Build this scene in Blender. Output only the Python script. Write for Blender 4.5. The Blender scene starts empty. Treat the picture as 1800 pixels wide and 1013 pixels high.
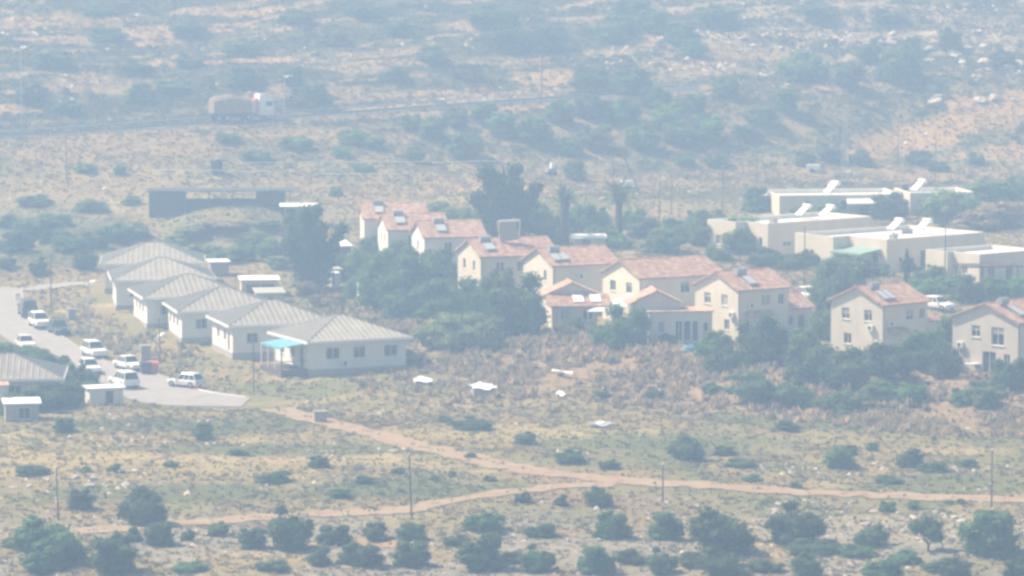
import bpy, bmesh, math, random
import numpy as np
from mathutils import Vector, Matrix

# ------------------------------------------------------------------ camera, sky, sun, exposure
scene = bpy.context.scene
col = scene.collection
R = math.radians
CAM = (0.0, 0.0, 50.0); PITCH = R(5.73); FPX = 7000.0
cam_data = bpy.data.cameras.new('camera'); cam = bpy.data.objects.new('camera', cam_data); col.objects.link(cam)
cam.location = CAM; cam.rotation_euler = (R(90) - PITCH, 0, 0)
cam_data.sensor_width = 36; cam_data.lens = FPX / 1800 * 36; cam_data.clip_start = 1; cam_data.clip_end = 5000
scene.camera = cam

SUN_EL = R(50); SUN_DIR = Vector((-0.92, 0.39, 0)).normalized()       # horizontal direction towards the sun
world = bpy.data.worlds.new('World'); scene.world = world; world.use_nodes = True
wn = world.node_tree.nodes; wl = world.node_tree.links
sky = wn.new('ShaderNodeTexSky'); sky.sky_type = 'NISHITA'; sky.sun_disc = False
sky.sun_elevation = SUN_EL; sky.sun_rotation = math.atan2(SUN_DIR.x, SUN_DIR.y)
sky.dust_density = 2.0; sky.air_density = 1.2
bg = wn['Background']; bg.inputs['Strength'].default_value = 0.07
wl.new(sky.outputs[0], bg.inputs['Color'])
sd = bpy.data.lights.new('sun', 'SUN'); sd.energy = 5.0; sd.angle = R(0.5); sd.color = (1.0, 0.95, 0.87)
sun = bpy.data.objects.new('sun', sd); col.objects.link(sun)
to_sun = Vector((SUN_DIR.x * math.cos(SUN_EL), SUN_DIR.y * math.cos(SUN_EL), math.sin(SUN_EL)))
sun.rotation_euler = to_sun.to_track_quat('Z', 'Y').to_euler(); sun.location = (-200, 500, 200)
scene.view_settings.view_transform = 'Standard'; scene.view_settings.look = 'None'
scene.view_settings.exposure = 0.72; scene.view_settings.gamma = 1.0
scene.view_settings.use_curve_mapping = False
HAZE_DENSITY = 0.00125
HAZE_COLOR = (0.45, 0.67, 1.0)

scene.render.engine = 'CYCLES'
cy = scene.cycles
cy.use_denoising = True; cy.max_bounces = 6; cy.diffuse_bounces = 2; cy.glossy_bounces = 2
cy.transmission_bounces = 2; cy.transparent_max_bounces = 4; cy.volume_bounces = 1
cy.filter_width = 2.9
rnd = random.Random(7); nrg = np.random.default_rng(11)

# ------------------------------------------------------------------ terrain function
def smooth(a, b, t):
    t = np.clip((t - a) / (b - a), 0, 1); return t * t * (3 - 2 * t)
def vnoise(x, y, seed=0):
    xi = np.floor(x).astype(np.int64); yi = np.floor(y).astype(np.int64)
    fx = x - xi; fy = y - yi; fx = fx * fx * (3 - 2 * fx); fy = fy * fy * (3 - 2 * fy)
    def h(a, b):
        n = (a * 374761393 + b * 668265263 + seed * 1442695041) & 0xFFFFFFFF
        n = ((n ^ (n >> 13)) * 1274126177) & 0xFFFFFFFF
        return ((n ^ (n >> 16)) & 0xFFFF) / 65535.0
    a = h(xi, yi); b = h(xi + 1, yi); c = h(xi, yi + 1); d = h(xi + 1, yi + 1)
    return (a + (b - a) * fx) * (1 - fy) + (c + (d - c) * fx) * fy
def fbm(x, y, seed=0, octv=3):
    s = 0; a = 0.5
    for i in range(octv):
        s = s + a * vnoise(x * 2 ** i, y * 2 ** i, seed + i * 17); a *= 0.5
    return s / (1 - 0.5 ** octv)

_ty = np.arange(0, 1500.0, 1.0)
_tz = np.interp(_ty, [0, 200, 300, 343, 400, 440, 540, 565, 596, 611, 650, 700, 800, 900, 1000, 1500],
                [-9, -6, -2.9, -1.9, -0.9, 0, 4.7, 7.6, 15.0, 15.6, 23.4, 32.6, 50, 62, 68, 70])
_k = np.ones(7) / 7; _tzs = np.convolve(np.pad(_tz, 3, 'edge'), _k, 'valid')
def hillY(x, y):
    return y - 0.5 * (np.clip(x, -110, 60) + 36) * smooth(545, 600, y)
TRACKS = []        # (polyline world xy, half width) where relief is smoothed
ROADLINE = None
def seg_dist(x, y, pts):
    best = np.full(np.shape(x), 1e9)
    for (ax, ay), (bx, by) in zip(pts[:-1], pts[1:]):
        dx, dy = bx - ax, by - ay; L2 = dx * dx + dy * dy + 1e-9
        t = np.clip(((x - ax) * dx + (y - ay) * dy) / L2, 0, 1)
        best = np.minimum(best, np.hypot(x - ax - t * dx, y - ay - t * dy))
    return best
def T0(x, y):
    x = np.asarray(x, float); y = np.asarray(y, float)
    yp = hillY(x, y)
    z = np.interp(yp, _ty, _tzs)
    z = z + .045 * (np.clip(x, -110, 60) + 36) * smooth(572, 598, yp)
    # terrace that carries the gabled row on the right, with an embankment in front
    top = 427 - 0.73 * (np.clip(x, -20, 90) - 6)
    ramp = smooth(-24, 0, y - top) * smooth(-14, 0, x)
    z = z + 2.2 * ramp * (1 - smooth(505, 550, y))
    # bushy mound in front of the dark shed
    z = z + (3.3 + 1.6 * (fbm(x / 5, y / 6, 131) - .5)) * np.exp(-(((x + 37) / 12.5) ** 2 + ((y - 527) / 9) ** 2) ** 1.4)
    return z
def relief(x, y):
    yp = hillY(x, y)
    hw = smooth(612, 640, yp)
    far = smooth(560, 590, y)
    r = (fbm(x / 9, y / 9, 3) - .5) * 0.7 + (fbm(x / 2.6, y / 2.6, 5, 2) - .5) * 0.28
    r = r + (fbm(x / 30, y / 30, 8) - .5) * (0.8 + 4.5 * hw)
    top = 427 - 0.73 * (np.clip(x, -20, 90) - 6)
    emb = smooth(-28, -16, y - top) * (1 - smooth(-6, 2, y - top)) * smooth(-14, 0, x)
    r = r + emb * (fbm(x / 4.5, y / 6, 21) - .5) * 1.3
    return r
def T(x, y):
    x = np.asarray(x, float); y = np.asarray(y, float)
    z = T0(x, y); r = relief(x, y); m = np.ones(np.shape(x))
    if ROADLINE is not None:
        d = seg_dist(x, y, ROADLINE)
        z = z - 1.1 * (1 - smooth(6, 13, d)); m = m * smooth(6, 11, d)
    for pts, hw in TRACKS:
        m = m * (0.25 + 0.75 * smooth(hw, hw + 3, seg_dist(x, y, pts)))
    yp = hillY(x, y)
    m = m * (1 - (1 - smooth(3.5, 8, np.abs(yp - 603))) * (1 - smooth(20, 34, x)))   # highway bench
    z = z + r * m
    # stone terraces on the far hill
    hw = smooth(616, 634, yp) * 0.75
    h = 2.3; zz = z + (fbm(x / 14, y / 14, 31) - .5) * 2.0
    f = zz / h; fl = np.floor(f); fr = f - fl
    zt = h * (fl + smooth(0.55, 1.0, fr)) - (zz - z)
    return z + (zt - z) * hw * smooth(.35, .6, fbm(x / 40, y / 40, 77))
cp, sp = math.cos(PITCH), math.sin(PITCH)
def ray(px, py):
    dx = (px - 900) / FPX; dy = -(py - 506.5) / FPX
    return np.array([dx, cp + dy * sp, -sp + dy * cp])
def at(px, py, h=0.0, fn=None):
    """the place in the scene whose height above the ground is h, seen at that spot of the photograph"""
    d = ray(px, py); t = np.arange(270, 1050, 0.75)
    g = CAM[2] + d[2] * t - (fn or T)(d[0] * t, d[1] * t) - h
    i = np.argmax(g < 0)
    a = t[max(i - 1, 0)]; b = t[i]
    ga, gb = g[max(i - 1, 0)], g[i]
    tt = a + (b - a) * ga / (ga - gb + 1e-9)
    return Vector((d[0] * tt, d[1] * tt, CAM[2] + d[2] * tt))
def ground(x, y): return float(T(np.array([x]), np.array([y]))[0])
def ppm(p): return FPX / math.hypot(p[0], p[1])

# road outline (pairs of left and right edge, far to near)
_RL = [(-90, 520), (-40, 560), (25, 606), (88, 635), (150, 662), (203, 690), (240, 706), (300, 714), (424, 716)]
_RR = [(38, 508), (42, 528), (62, 556), (105, 590), (152, 620), (215, 648), (272, 658), (350, 687), (440, 701)]
_f = lambda x, y: T0(x, y) - 1.1
roadL = [at(*p, fn=_f) for p in _RL]; roadR = [at(*p, fn=_f) for p in _RR]
ROADLINE = [((a.x + b.x) / 2, (a.y + b.y) / 2) for a, b in zip(roadL, roadR)]
_t1 = [(410, 706), (470, 716), (560, 738), (660, 762), (760, 792), (860, 815), (960, 832), (1080, 845), (1240, 855), (1400, 866), (1560, 872), (1700, 877), (1900, 884)]
_t2 = [(-60, 950), (60, 944), (200, 930), (330, 920), (470, 910), (600, 903), (690, 900), (780, 885), (880, 868), (980, 858), (1080, 850)]
tr1 = [at(*p, fn=T0) for p in _t1]; tr2 = [at(*p, fn=T0) for p in _t2]
TRACKS.append(([(p.x, p.y) for p in tr1], 1.4)); TRACKS.append(([(p.x, p.y) for p in tr2], 1.2))

# ------------------------------------------------------------------ materials
def mat(name, color, rough=0.8, spec=0.2, var=0.0, scale=3.0, metal=0.0, bump=0.0, objvar=0.0, attr=False, trans=0.0, vscale=None, col2=None):
    m = bpy.data.materials.new(name); m.use_nodes = True
    n = m.node_tree.nodes; l = m.node_tree.links; b = n['Principled BSDF']
    b.inputs['Roughness'].default_value = rough; b.inputs['Metallic'].default_value = metal
    b.inputs['Specular IOR Level'].default_value = spec
    c = None
    if attr:
        a = n.new('ShaderNodeAttribute'); a.attribute_name = 'Col'; c = a.outputs['Color']
    if var or bump or col2:
        tc = n.new('ShaderNodeTexCoord'); no = n.new('ShaderNodeTexNoise')
        no.inputs['Scale'].default_value = scale; no.inputs['Detail'].default_value = 5; no.inputs['Roughness'].default_value = .6
        l.new(tc.outputs['Object'], no.inputs['Vector'])
        if vscale:
            mp = n.new('ShaderNodeMapping'); mp.inputs['Scale'].default_value = vscale
            l.new(tc.outputs['Object'], mp.inputs['Vector']); l.new(mp.outputs[0], no.inputs['Vector'])
        mr = n.new('ShaderNodeMapRange'); mr.inputs[1].default_value = .3; mr.inputs[2].default_value = .7
        mr.inputs[3].default_value = 1 - var; mr.inputs[4].default_value = 1 + var
        l.new(no.outputs['Fac'], mr.inputs[0])
        mx = n.new('ShaderNodeMix'); mx.data_type = 'RGBA'; mx.blend_type = 'MULTIPLY'; mx.inputs[0].default_value = 1
        if c is None: mx.inputs[6].default_value = (*color, 1)
        else: l.new(c, mx.inputs[6])
        if col2:
            m2 = n.new('ShaderNodeMix'); m2.data_type = 'RGBA'; m2.inputs[6].default_value = (*color, 1); m2.inputs[7].default_value = (*col2, 1)
            r2 = n.new('ShaderNodeMapRange'); r2.inputs[1].default_value = .42; r2.inputs[2].default_value = .62
            l.new(no.outputs['Fac'], r2.inputs[0]); l.new(r2.outputs[0], m2.inputs[0]); l.new(m2.outputs[2], mx.inputs[6])
        l.new(mr.outputs[0], mx.inputs[7]); c = mx.outputs[2]
        if bump:
            bp = n.new('ShaderNodeBump'); bp.inputs['Strength'].default_value = bump; bp.inputs['Distance'].default_value = .1
            l.new(no.outputs['Fac'], bp.inputs['Height']); l.new(bp.outputs[0], b.inputs['Normal'])
    if objvar:
        oi = n.new('ShaderNodeObjectInfo'); hs = n.new('ShaderNodeHueSaturation')
        mr = n.new('ShaderNodeMapRange'); mr.inputs[3].default_value = 1 - objvar; mr.inputs[4].default_value = 1 + objvar
        mh = n.new('ShaderNodeMapRange'); mh.inputs[3].default_value = .5 - objvar * .08; mh.inputs[4].default_value = .5 + objvar * .08
        l.new(oi.outputs['Random'], mr.inputs[0]); l.new(oi.outputs['Random'], mh.inputs[0])
        l.new(mr.outputs[0], hs.inputs['Value']); l.new(mh.outputs[0], hs.inputs['Hue'])
        if c is None: hs.inputs['Color'].default_value = (*color, 1)
        else: l.new(c, hs.inputs['Color'])
        c = hs.outputs[0]
    if c is None: b.inputs['Base Color'].default_value = (*color, 1)
    else: l.new(c, b.inputs['Base Color'])
    if trans:
        tr = n.new('ShaderNodeBsdfTranslucent'); ms = n.new('ShaderNodeMixShader'); ms.inputs[0].default_value = trans
        if c is None: tr.inputs['Color'].default_value = (*color, 1)
        else: l.new(c, tr.inputs['Color'])
        l.new(b.outputs[0], ms.inputs[1]); l.new(tr.outputs[0], ms.inputs[2])
        l.new(ms.outputs[0], n['Material Output'].inputs['Surface'])
    return m
M = {}
M['ground'] = mat('dry_ground', (.2, .17, .12), .95, .05, var=.28, scale=1.3, bump=.5, attr=True)
M['asphalt'] = mat('asphalt', (.29, .27, .26), .95, .1, var=.15, scale=.8)
M['highway'] = mat('highway_asphalt', (.06, .06, .065), .95, .1, var=.15, scale=.5)
M['dirt'] = mat('red_dirt', (.34, .225, .145), .95, .05, var=.3, scale=.7, col2=(.26, .21, .135))
M['grass'] = mat('dry_grass', (.3, .25, .15), .9, .05, attr=True, trans=.5)
M['scrub'] = mat('scrub_leaves', (.06, .08, .04), .8, .1, attr=True, trans=.35)
M['rock'] = mat('limestone', (.4, .37, .34), .9, .1, attr=True, var=.2, scale=2)
M['boulder'] = mat('boulder_limestone', (.42, .37, .33), .9, .1, var=.3, scale=1.2, bump=.6, objvar=.2)
M['leaf'] = mat('olive_leaf', (.075, .128, .044), .7, .15, var=.35, scale=3.5, objvar=.35, trans=.3)
M['leaf_bright'] = mat('bright_leaf', (.115, .195, .05), .7, .15, var=.35, scale=3.5, objvar=.3, trans=.35)
M['leaf_pale'] = mat('pale_leaf', (.16, .21, .08), .8, .1, var=.25, scale=2.2, objvar=.25, trans=.2)
M['leaf_dark'] = mat('pine_needles', (.04, .072, .03), .7, .1, var=.3, scale=3.5, objvar=.25, trans=.2)
M['leaf_dry'] = mat('dry_leaf', (.25, .19, .12), .9, .05, var=.3, scale=2.2, objvar=.25, trans=.2)
M['bark'] = mat('bark', (.09, .07, .05), .95, .05, var=.3, scale=4)
M['stucco_white'] = mat('white_stucco', (.74, .72, .67), .9, .1, var=.09, scale=.7, vscale=(1, 1, .4), objvar=.06)
M['stucco_cream'] = mat('cream_stucco', (.70, .64, .53), .9, .1, var=.09, scale=.7, vscale=(1, 1, .4), objvar=.06)
M['stucco_tan'] = mat('tan_stucco', (.60, .54, .45), .9, .1, var=.09, scale=.7, vscale=(1, 1, .4), objvar=.06)
M['stucco_pink'] = mat('sand_stucco', (.64, .57, .47), .9, .1, var=.09, scale=.7, vscale=(1, 1, .4), objvar=.06)
M['roof_red'] = mat('clay_tile', (.43, .25, .18), .85, .15, var=.25, scale=1.6, col2=(.52, .36, .28))
M['roof_grey'] = mat('weathered_sheet_roof', (.265, .24, .205), .8, .2, var=.22, scale=.8, objvar=.14)
M['rib'] = mat('pale_roof_and_glint', (.42, .41, .37), .5, .4, var=.1, scale=2)  # pale tone paints the sun glints on the bungalow roofs
M['fascia'] = mat('white_gutter', (.80, .80, .79), .5, .4)
M['glass'] = mat('dark_glass', (.03, .035, .04), .12, .5)
M['frame'] = mat('white_frame', (.7, .7, .68), .5, .3)
M['shutter'] = mat('grey_shutter', (.32, .30, .28), .7, .2)
M['door'] = mat('brown_door', (.12, .08, .05), .6, .3)
M['white_sheet'] = mat('white_sheet', (.85, .85, .84), .5, .4, var=.04, scale=1)
M['deck'] = mat('pale_roof_deck', (.60, .58, .55), .9, .1, var=.08, scale=.6)
M['concrete'] = mat('concrete', (.36, .34, .31), .9, .1, var=.15, scale=2)
M['metal'] = mat('galvanised_metal', (.45, .46, .47), .4, .5, metal=.6)
M['dark_metal'] = mat('dark_metal', (.05, .05, .055), .6, .3)
M['wood'] = mat('weathered_wood', (.13, .10, .08), .9, .1, var=.2, scale=5)
M['dark_wall'] = mat('dark_shed_wall', (.045, .045, .05), .9, .1, var=.2, scale=1)
M['solar'] = mat('glare_pale_collector_glass', (.42, .45, .48), .12, .8)  # sky and sun glare put into the pale glass colour
M['tank_white'] = mat('white_tank', (.75, .75, .74), .5, .3)
M['tank_grey'] = mat('grey_tank', (.30, .31, .33), .5, .3)
M['black_plastic'] = mat('black_plastic', (.015, .015, .018), .5, .3)
M['tyre'] = mat('tyre', (.02, .02, .02), .9, .1)
M['paint_white'] = mat('white_car_paint', (.80, .80, .80), .25, .5)
M['paint_silver'] = mat('silver_car_paint', (.55, .56, .57), .3, .5, metal=.3)
M['paint_dark'] = mat('dark_car_paint', (.05, .05, .055), .3, .5)
M['paint_green'] = mat('dark_green_car_paint', (.03, .06, .055), .3, .5)
M['red_lamp'] = mat('red_lens', (.5, .03, .02), .3, .5)
M['clear_lamp'] = mat('clear_lens', (.7, .7, .7), .15, .5)
M['orange'] = mat('orange_plastic', (.62, .14, .08), .5, .3)
M['bin_dark'] = mat('dark_grey_plastic', (.06, .065, .075), .5, .3)
M['blue'] = mat('blue_tarpaulin', (.13, .36, .50), .7, .2)
M['teal'] = mat('teal_awning', (.22, .33, .30), .8, .2)
M['load'] = mat('reddish_load', (.30, .22, .17), .9, .1, var=.25, scale=1.5)
M['kerb_white'] = mat('white_kerb_paint', (.75, .74, .72), .8, .2)
M['kerb_red'] = mat('red_kerb_paint', (.55, .12, .09), .8, .2)
M['line'] = mat('road_line_paint', (.7, .7, .68), .8, .2)

# ------------------------------------------------------------------ mesh helpers
class MB:
    def __init__(s): s.v = []; s.f = []; s.m = []
    def quad(s, a, b, c, d, mi=0):
        n = len(s.v); s.v += [tuple(a), tuple(b), tuple(c), tuple(d)]; s.f.append((n, n + 1, n + 2, n + 3)); s.m.append(mi); return s
    def poly(s, pts, mi=0):
        n = len(s.v); s.v += [tuple(p) for p in pts]; s.f.append(tuple(range(n, n + len(pts)))); s.m.append(mi); return s
    def box(s, x0, x1, y0, y1, z0, z1, mi=0):
        n = len(s.v)
        s.v += [(x0, y0, z0), (x1, y0, z0), (x1, y1, z0), (x0, y1, z0), (x0, y0, z1), (x1, y0, z1), (x1, y1, z1), (x0, y1, z1)]
        for q in ((0, 3, 2, 1), (4, 5, 6, 7), (0, 1, 5, 4), (1, 2, 6, 5), (2, 3, 7, 6), (3, 0, 4, 7)):
            s.f.append(tuple(n + i for i in q)); s.m.append(mi)
        return s
    def tube(s, p0, p1, r0, r1=None, seg=8, mi=0, cap=True):
        r1 = r0 if r1 is None else r1
        p0 = Vector(p0); p1 = Vector(p1); d = (p1 - p0).normalized()
        a = d.orthogonal().normalized(); b = d.cross(a); n = len(s.v)
        for p, r in ((p0, r0), (p1, r1)):
            for i in range(seg):
                t = 2 * math.pi * i / seg; s.v.append(tuple(p + (a * math.cos(t) + b * math.sin(t)) * r))
        for i in range(seg):
            j = (i + 1) % seg; s.f.append((n + i, n + j, n + seg + j, n + seg + i)); s.m.append(mi)
        if cap:
            s.f.append(tuple(n + i for i in range(seg))[::-1]); s.m.append(mi); s.f.append(tuple(n + seg + i for i in range(seg))); s.m.append(mi)
        return s
    def loft(s, rings, mi=0, cap=True, closed=True):
        n = len(s.v); k = len(rings[0])
        for r in rings: s.v += [tuple(p) for p in r]
        for a in range(len(rings) - 1):
            for i in range(k if closed else k - 1):
                j = (i + 1) % k; s.f.append((n + a * k + i, n + a * k + j, n + (a + 1) * k + j, n + (a + 1) * k + i)); s.m.append(mi)
        if cap:
            s.f.append(tuple(n + i for i in range(k))[::-1]); s.m.append(mi)
            s.f.append(tuple(n + (len(rings) - 1) * k + i for i in range(k))); s.m.append(mi)
        return s
    def build(s, name, mats, parent=None, loc=None, smooth_=False, bevel=0.0):
        if not isinstance(mats, (list, tuple)): mats = [mats]
        me = bpy.data.meshes.new(name); me.from_pydata(s.v, [], s.f)
        for m in mats: me.materials.append(M[m] if isinstance(m, str) else m)
        if len(mats) > 1: me.polygons.foreach_set('material_index', s.m)
        me.update()
        bm = bmesh.new(); bm.from_mesh(me)
        if bevel:
            bmesh.ops.remove_doubles(bm, verts=bm.verts, dist=1e-4)
            bmesh.ops.bevel(bm, geom=list(bm.edges), offset=bevel, segments=2, affect='EDGES', clamp_overlap=True)
        bmesh.ops.recalc_face_normals(bm, faces=bm.faces); bm.to_mesh(me); bm.free()
        if smooth_: me.polygons.foreach_set('use_smooth', [True] * len(me.polygons))
        return link(name, me, parent, loc)
def link(name, me, parent=None, loc=None):
    o = bpy.data.objects.new(name, me); col.objects.link(o)
    if parent is not None: o.parent = parent
    if loc is not None: o.location = loc
    return o
def thing(name, label, cat, loc, rz=0.0, group=None):
    o = bpy.data.objects.new(name, None); col.objects.link(o); o.empty_display_size = .3
    o.location = loc; o.rotation_euler = (0, 0, rz); tag(o, label, cat, group); return o
def tag(o, label=None, cat=None, group=None, kind=None):
    if label: o['label'] = label
    if cat: o['category'] = cat
    if group: o['group'] = group
    if kind: o['kind'] = kind
    return o
def bulk(name, V, F, cols, material, kind=None, smooth_=False):
    """numpy arrays -> one mesh object; F is (n,3) or (n,4)"""
    me = bpy.data.meshes.new(name); k = F.shape[1]
    me.vertices.add(len(V)); me.vertices.foreach_set('co', V.astype(np.float32).ravel())
    me.loops.add(F.size); me.loops.foreach_set('vertex_index', F.astype(np.int32).ravel())
    me.polygons.add(len(F)); me.polygons.foreach_set('loop_start', np.arange(0, F.size, k, dtype=np.int32))
    try: me.polygons.foreach_set('loop_total', np.full(len(F), k, dtype=np.int32))
    except Exception: pass
    me.update(calc_edges=True)
    if cols is not None:
        a = me.color_attributes.new('Col', 'FLOAT_COLOR', 'POINT')
        a.data.foreach_set('color', np.concatenate([cols, np.ones((len(cols), 1))], 1).astype(np.float32).ravel())
    if smooth_: me.polygons.foreach_set('use_smooth', np.ones(len(F), dtype=bool))
    me.materials.append(M[material] if isinstance(material, str) else material)
    o = link(name, me)
    if kind: o['kind'] = kind
    return o

# ------------------------------------------------------------------ ground sheet
def spaced(segs):
    out = []
    for a, b, st in segs: out += list(np.arange(a, b, st))
    out.append(segs[-1][1]); return np.array(out)
gx = spaced([(-520, -130, 30), (-130, -100, 3), (-100, 100, .8), (100, 130, 3), (130, 520, 30)])
gy = spaced([(-30, 270, 15), (270, 296, 2), (296, 470, .9), (470, 760, 1.1), (760, 900, 8), (900, 1110, 21)])
GX, GY = np.meshgrid(gx, gy)
GZ = T(GX, GY)
_hpos = []       # filled below for clearing plants: (x, y, radius)
YEL = (.35, .295, .17); ORG = (.36, .25, .135); DIRT = (.26, .20, .125); GRNP = (.11, .13, .06); BRN = (.22, .17, .105); OLV = (.195, .19, .10); STN = (.27, .25, .225)
_P = [(150, 806, 20, 4, YEL), (420, 812, 20, 3.5, YEL), (600, 806, 10, 3, YEL), (740, 818, 6, 3, YEL), (850, 828, 5, 2, YEL), (1560, 850, 12, 3, YEL), (1690, 795, 6, 2, YEL), (490, 978, 5, 2, YEL), (1378, 968, 4, 2, YEL), (660, 955, 6, 1.5, ORG), (1000, 880, 9, 4, BRN), (1130, 935, 10, 3, BRN), (790, 708, 4, 3, YEL),
      (800, 780, 8, 4, BRN), (1040, 838, 10, 4, DIRT), (330, 745, 14, 6, GRNP), (520, 790, 16, 6, GRNP), (250, 870, 16, 5, GRNP), (700, 860, 14, 5, GRNP), (1500, 740, 18, 6, GRNP), (1150, 780, 14, 6, GRNP), (1700, 850, 12, 6, GRNP),
      (395, 392, 12, 13, OLV), (60, 400, 14, 10, GRNP), (150, 450, 12, 10, GRNP), (1160, 380, 11, 9, DIRT), (960, 330, 8, 10, DIRT), (650, 335, 22, 5, DIRT), (860, 330, 10, 6, ORG), (1100, 320, 16, 12, BRN), (1350, 312, 18, 8, BRN), (1540, 310, 22, 8, DIRT), (200, 330, 14, 6, DIRT),
      (1590, 252, 10, 5, ORG), (1745, 190, 10, 6, ORG), (1640, 228, 9, 4, ORG), (1770, 268, 10, 4, ORG), (1500, 272, 6, 3, ORG), (1345, 220, 10, 3, DIRT), (960, 135, 6, 8, ORG), (1155, 60, 7, 6, ORG), (1300, 90, 14, 10, DIRT), (860, 40, 10, 4, ORG), (1230, 120, 12, 8, DIRT),
      (60, 30, 16, 6, ORG), (200, 62, 14, 4, ORG), (330, 42, 14, 4, ORG), (455, 18, 12, 4, ORG), (170, 150, 12, 6, DIRT), (400, 100, 14, 3.5, ORG), (20, 185, 8, 4, ORG), (640, 125, 12, 6, DIRT), (700, 92, 12, 4, DIRT), (560, 165, 12, 4, DIRT), (250, 250, 20, 6, DIRT), (560, 235, 16, 4, DIRT), (90, 270, 12, 5, DIRT)]
PATCH = []
for _px, _py, _rx, _ry, _c in _P:
    _q = at(_px, _py, fn=T0); PATCH.append((_q.x, _q.y, _rx, _ry, np.array(_c)))
def patch_n(x, y): return (fbm(x / 3.5, y / 3, 71) - .5) * .9
def patch_w(x, y, q, n=None):
    if n is None: n = patch_n(x, y)
    d = np.hypot((x - q[0]) / q[2], (y - q[1] - .25 * (x - q[0]) * (q[1] > 590)) / q[3]) + n
    return 1 - smooth(.6, 1.1, d)
def bare(x, y):
    w = np.zeros(np.shape(x)); n = patch_n(x, y)
    for q in PATCH:
        if q[4][0] > .2: w = np.maximum(w, patch_w(x, y, q, n))
    return w
def hill_streak(x, y):
    yp = hillY(x, y); return smooth(575, 592, yp) * smooth(.58, .66, fbm(x / 26, yp / 3.6, 61)) * (1 - smooth(745, 760, y))
def ground_colors(x, y):
    yp = hillY(x, y)
    tan = np.array([.235, .20, .11]); yel = np.array([.33, .28, .14]); red = np.array([.235, .17, .10]); grn = np.array([.105, .135, .05]); gre = np.array([.19, .175, .125]); pale = np.array([.36, .31, .25])
    n1 = fbm(x / 16, y / 26, 41); n2 = fbm(x / 5, y / 9, 43); n3 = fbm(x / 22, y / 9, 47); n4 = fbm(x / 2, y / 3, 49, 2)
    c = np.ones(x.shape + (3,)) * tan
    def mixc(c, k, w): return c * (1 - w[..., None]) + k * w[..., None]
    c = mixc(c, grn, smooth(.42, .66, n1 * .5 + n2 * .5) * .75)
    c = mixc(c, yel, smooth(.55, .68, n3) * .8 * smooth(.3, .55, n2))
    c = mixc(c, red, smooth(.56, .72, fbm(x / 12, y / 12, 53)) * .45)
    c = mixc(c, gre, smooth(.45, .7, n4) * .45)
    hill = smooth(570, 590, yp)
    c = mixc(c, tan * .7, hill * .75)
    c = mixc(c, grn * .62, smooth(600, 620, yp) * smooth(.22, .42, fbm(x / 24, yp / 7, 59)) * .85)
    c = mixc(c, np.array([.30, .225, .15]), hill_streak(x, y) * .9)
    c = mixc(c, pale * .92, smooth(600, 640, yp) * smooth(5, 35, x) * smooth(.36, .56, n2) * .9)
    stony = (1 - smooth(322, 335, y))
    c = mixc(c, np.array([.25, .235, .215]), stony * smooth(.4, .55, n2) * .7)
    pn = patch_n(x, y)
    for q in PATCH: c = mixc(c, q[4], patch_w(x, y, q, pn) * (.6 if q[4][0] == .35 else .85))
    top = 427 - 0.73 * (np.clip(x, -20, 90) - 6)
    emb = smooth(-30, -20, y - top) * (1 - smooth(-3, 4, y - top)) * smooth(-14, 0, x)
    c = mixc(c, np.array([.27, .195, .135]), emb * .75)
    return c * np.array([.92, .86, .76])
GC = ground_colors(GX, GY).reshape(-1, 3)
ny, nx = GX.shape
ii = np.arange(ny * nx).reshape(ny, nx)
GF = np.stack([ii[:-1, :-1], ii[:-1, 1:], ii[1:, 1:], ii[1:, :-1]], -1).reshape(-1, 4)
g_obj = bulk('ground', np.stack([GX, GY, GZ], -1).reshape(-1, 3), GF, GC, 'ground', 'structure', True)

def ribbon(name, L, Rr, material, lift, n=80, m=8, jag=0.0, kind='structure', seed=1):
    """a sheet laid on the ground between two edges"""
    def resample(P):
        P = np.array([(p[0], p[1]) for p in P]); d = np.concatenate([[0], np.cumsum(np.hypot(*np.diff(P, axis=0).T))])
        # smooth (Catmull-Rom)
        t = np.linspace(0, len(P) - 1, n); out = []
        for q in t:
            i = min(int(q), len(P) - 2); u = q - i
            p0, p1, p2, p3 = P[max(i - 1, 0)], P[i], P[i + 1], P[min(i + 2, len(P) - 1)]
            out.append(.5 * ((2 * p1) + (-p0 + p2) * u + (2 * p0 - 5 * p1 + 4 * p2 - p3) * u * u + (-p0 + 3 * p1 - 3 * p2 + p3) * u ** 3))
        return np.array(out)
    a = resample(L); b = resample(Rr)
    s = np.linspace(0, 1, m + 1)[None, :, None]
    if jag:
        k = np.arange(n) * .35
        a = a + (b - a) * ((vnoise(k, k * 0, seed) - .5) * jag)[:, None]; b = b + (a - b) * ((vnoise(k, k * 0 + 9, seed + 3) - .5) * jag)[:, None]
    P = a[:, None, :] * (1 - s) + b[:, None, :] * s
    # height of the ground mesh itself, so the sheet never dips under it
    def meshz(x, y):
        i = np.clip(np.searchsorted(gx, x) - 1, 0, nx - 2); j = np.clip(np.searchsorted(gy, y) - 1, 0, ny - 2)
        return np.maximum(np.maximum(GZ[j, i], GZ[j, i + 1]), np.maximum(GZ[j + 1, i], GZ[j + 1, i + 1]))
    Z = np.maximum(T(P[..., 0], P[..., 1]), .5 * T(P[..., 0], P[..., 1]) + .5 * meshz(P[..., 0], P[..., 1])) + lift
    id_ = np.arange(n * (m + 1)).reshape(n, m + 1)
    F = np.stack([id_[:-1, :-1], id_[:-1, 1:], id_[1:, 1:], id_[1:, :-1]], -1).reshape(-1, 4)
    return bulk(name, np.concatenate([P, Z[..., None]], -1).reshape(-1, 3), F, None, material, kind, True), a, b
road, eL, eR = ribbon('village_road', roadL, roadR, 'asphalt', .07, n=120, m=10)
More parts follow.
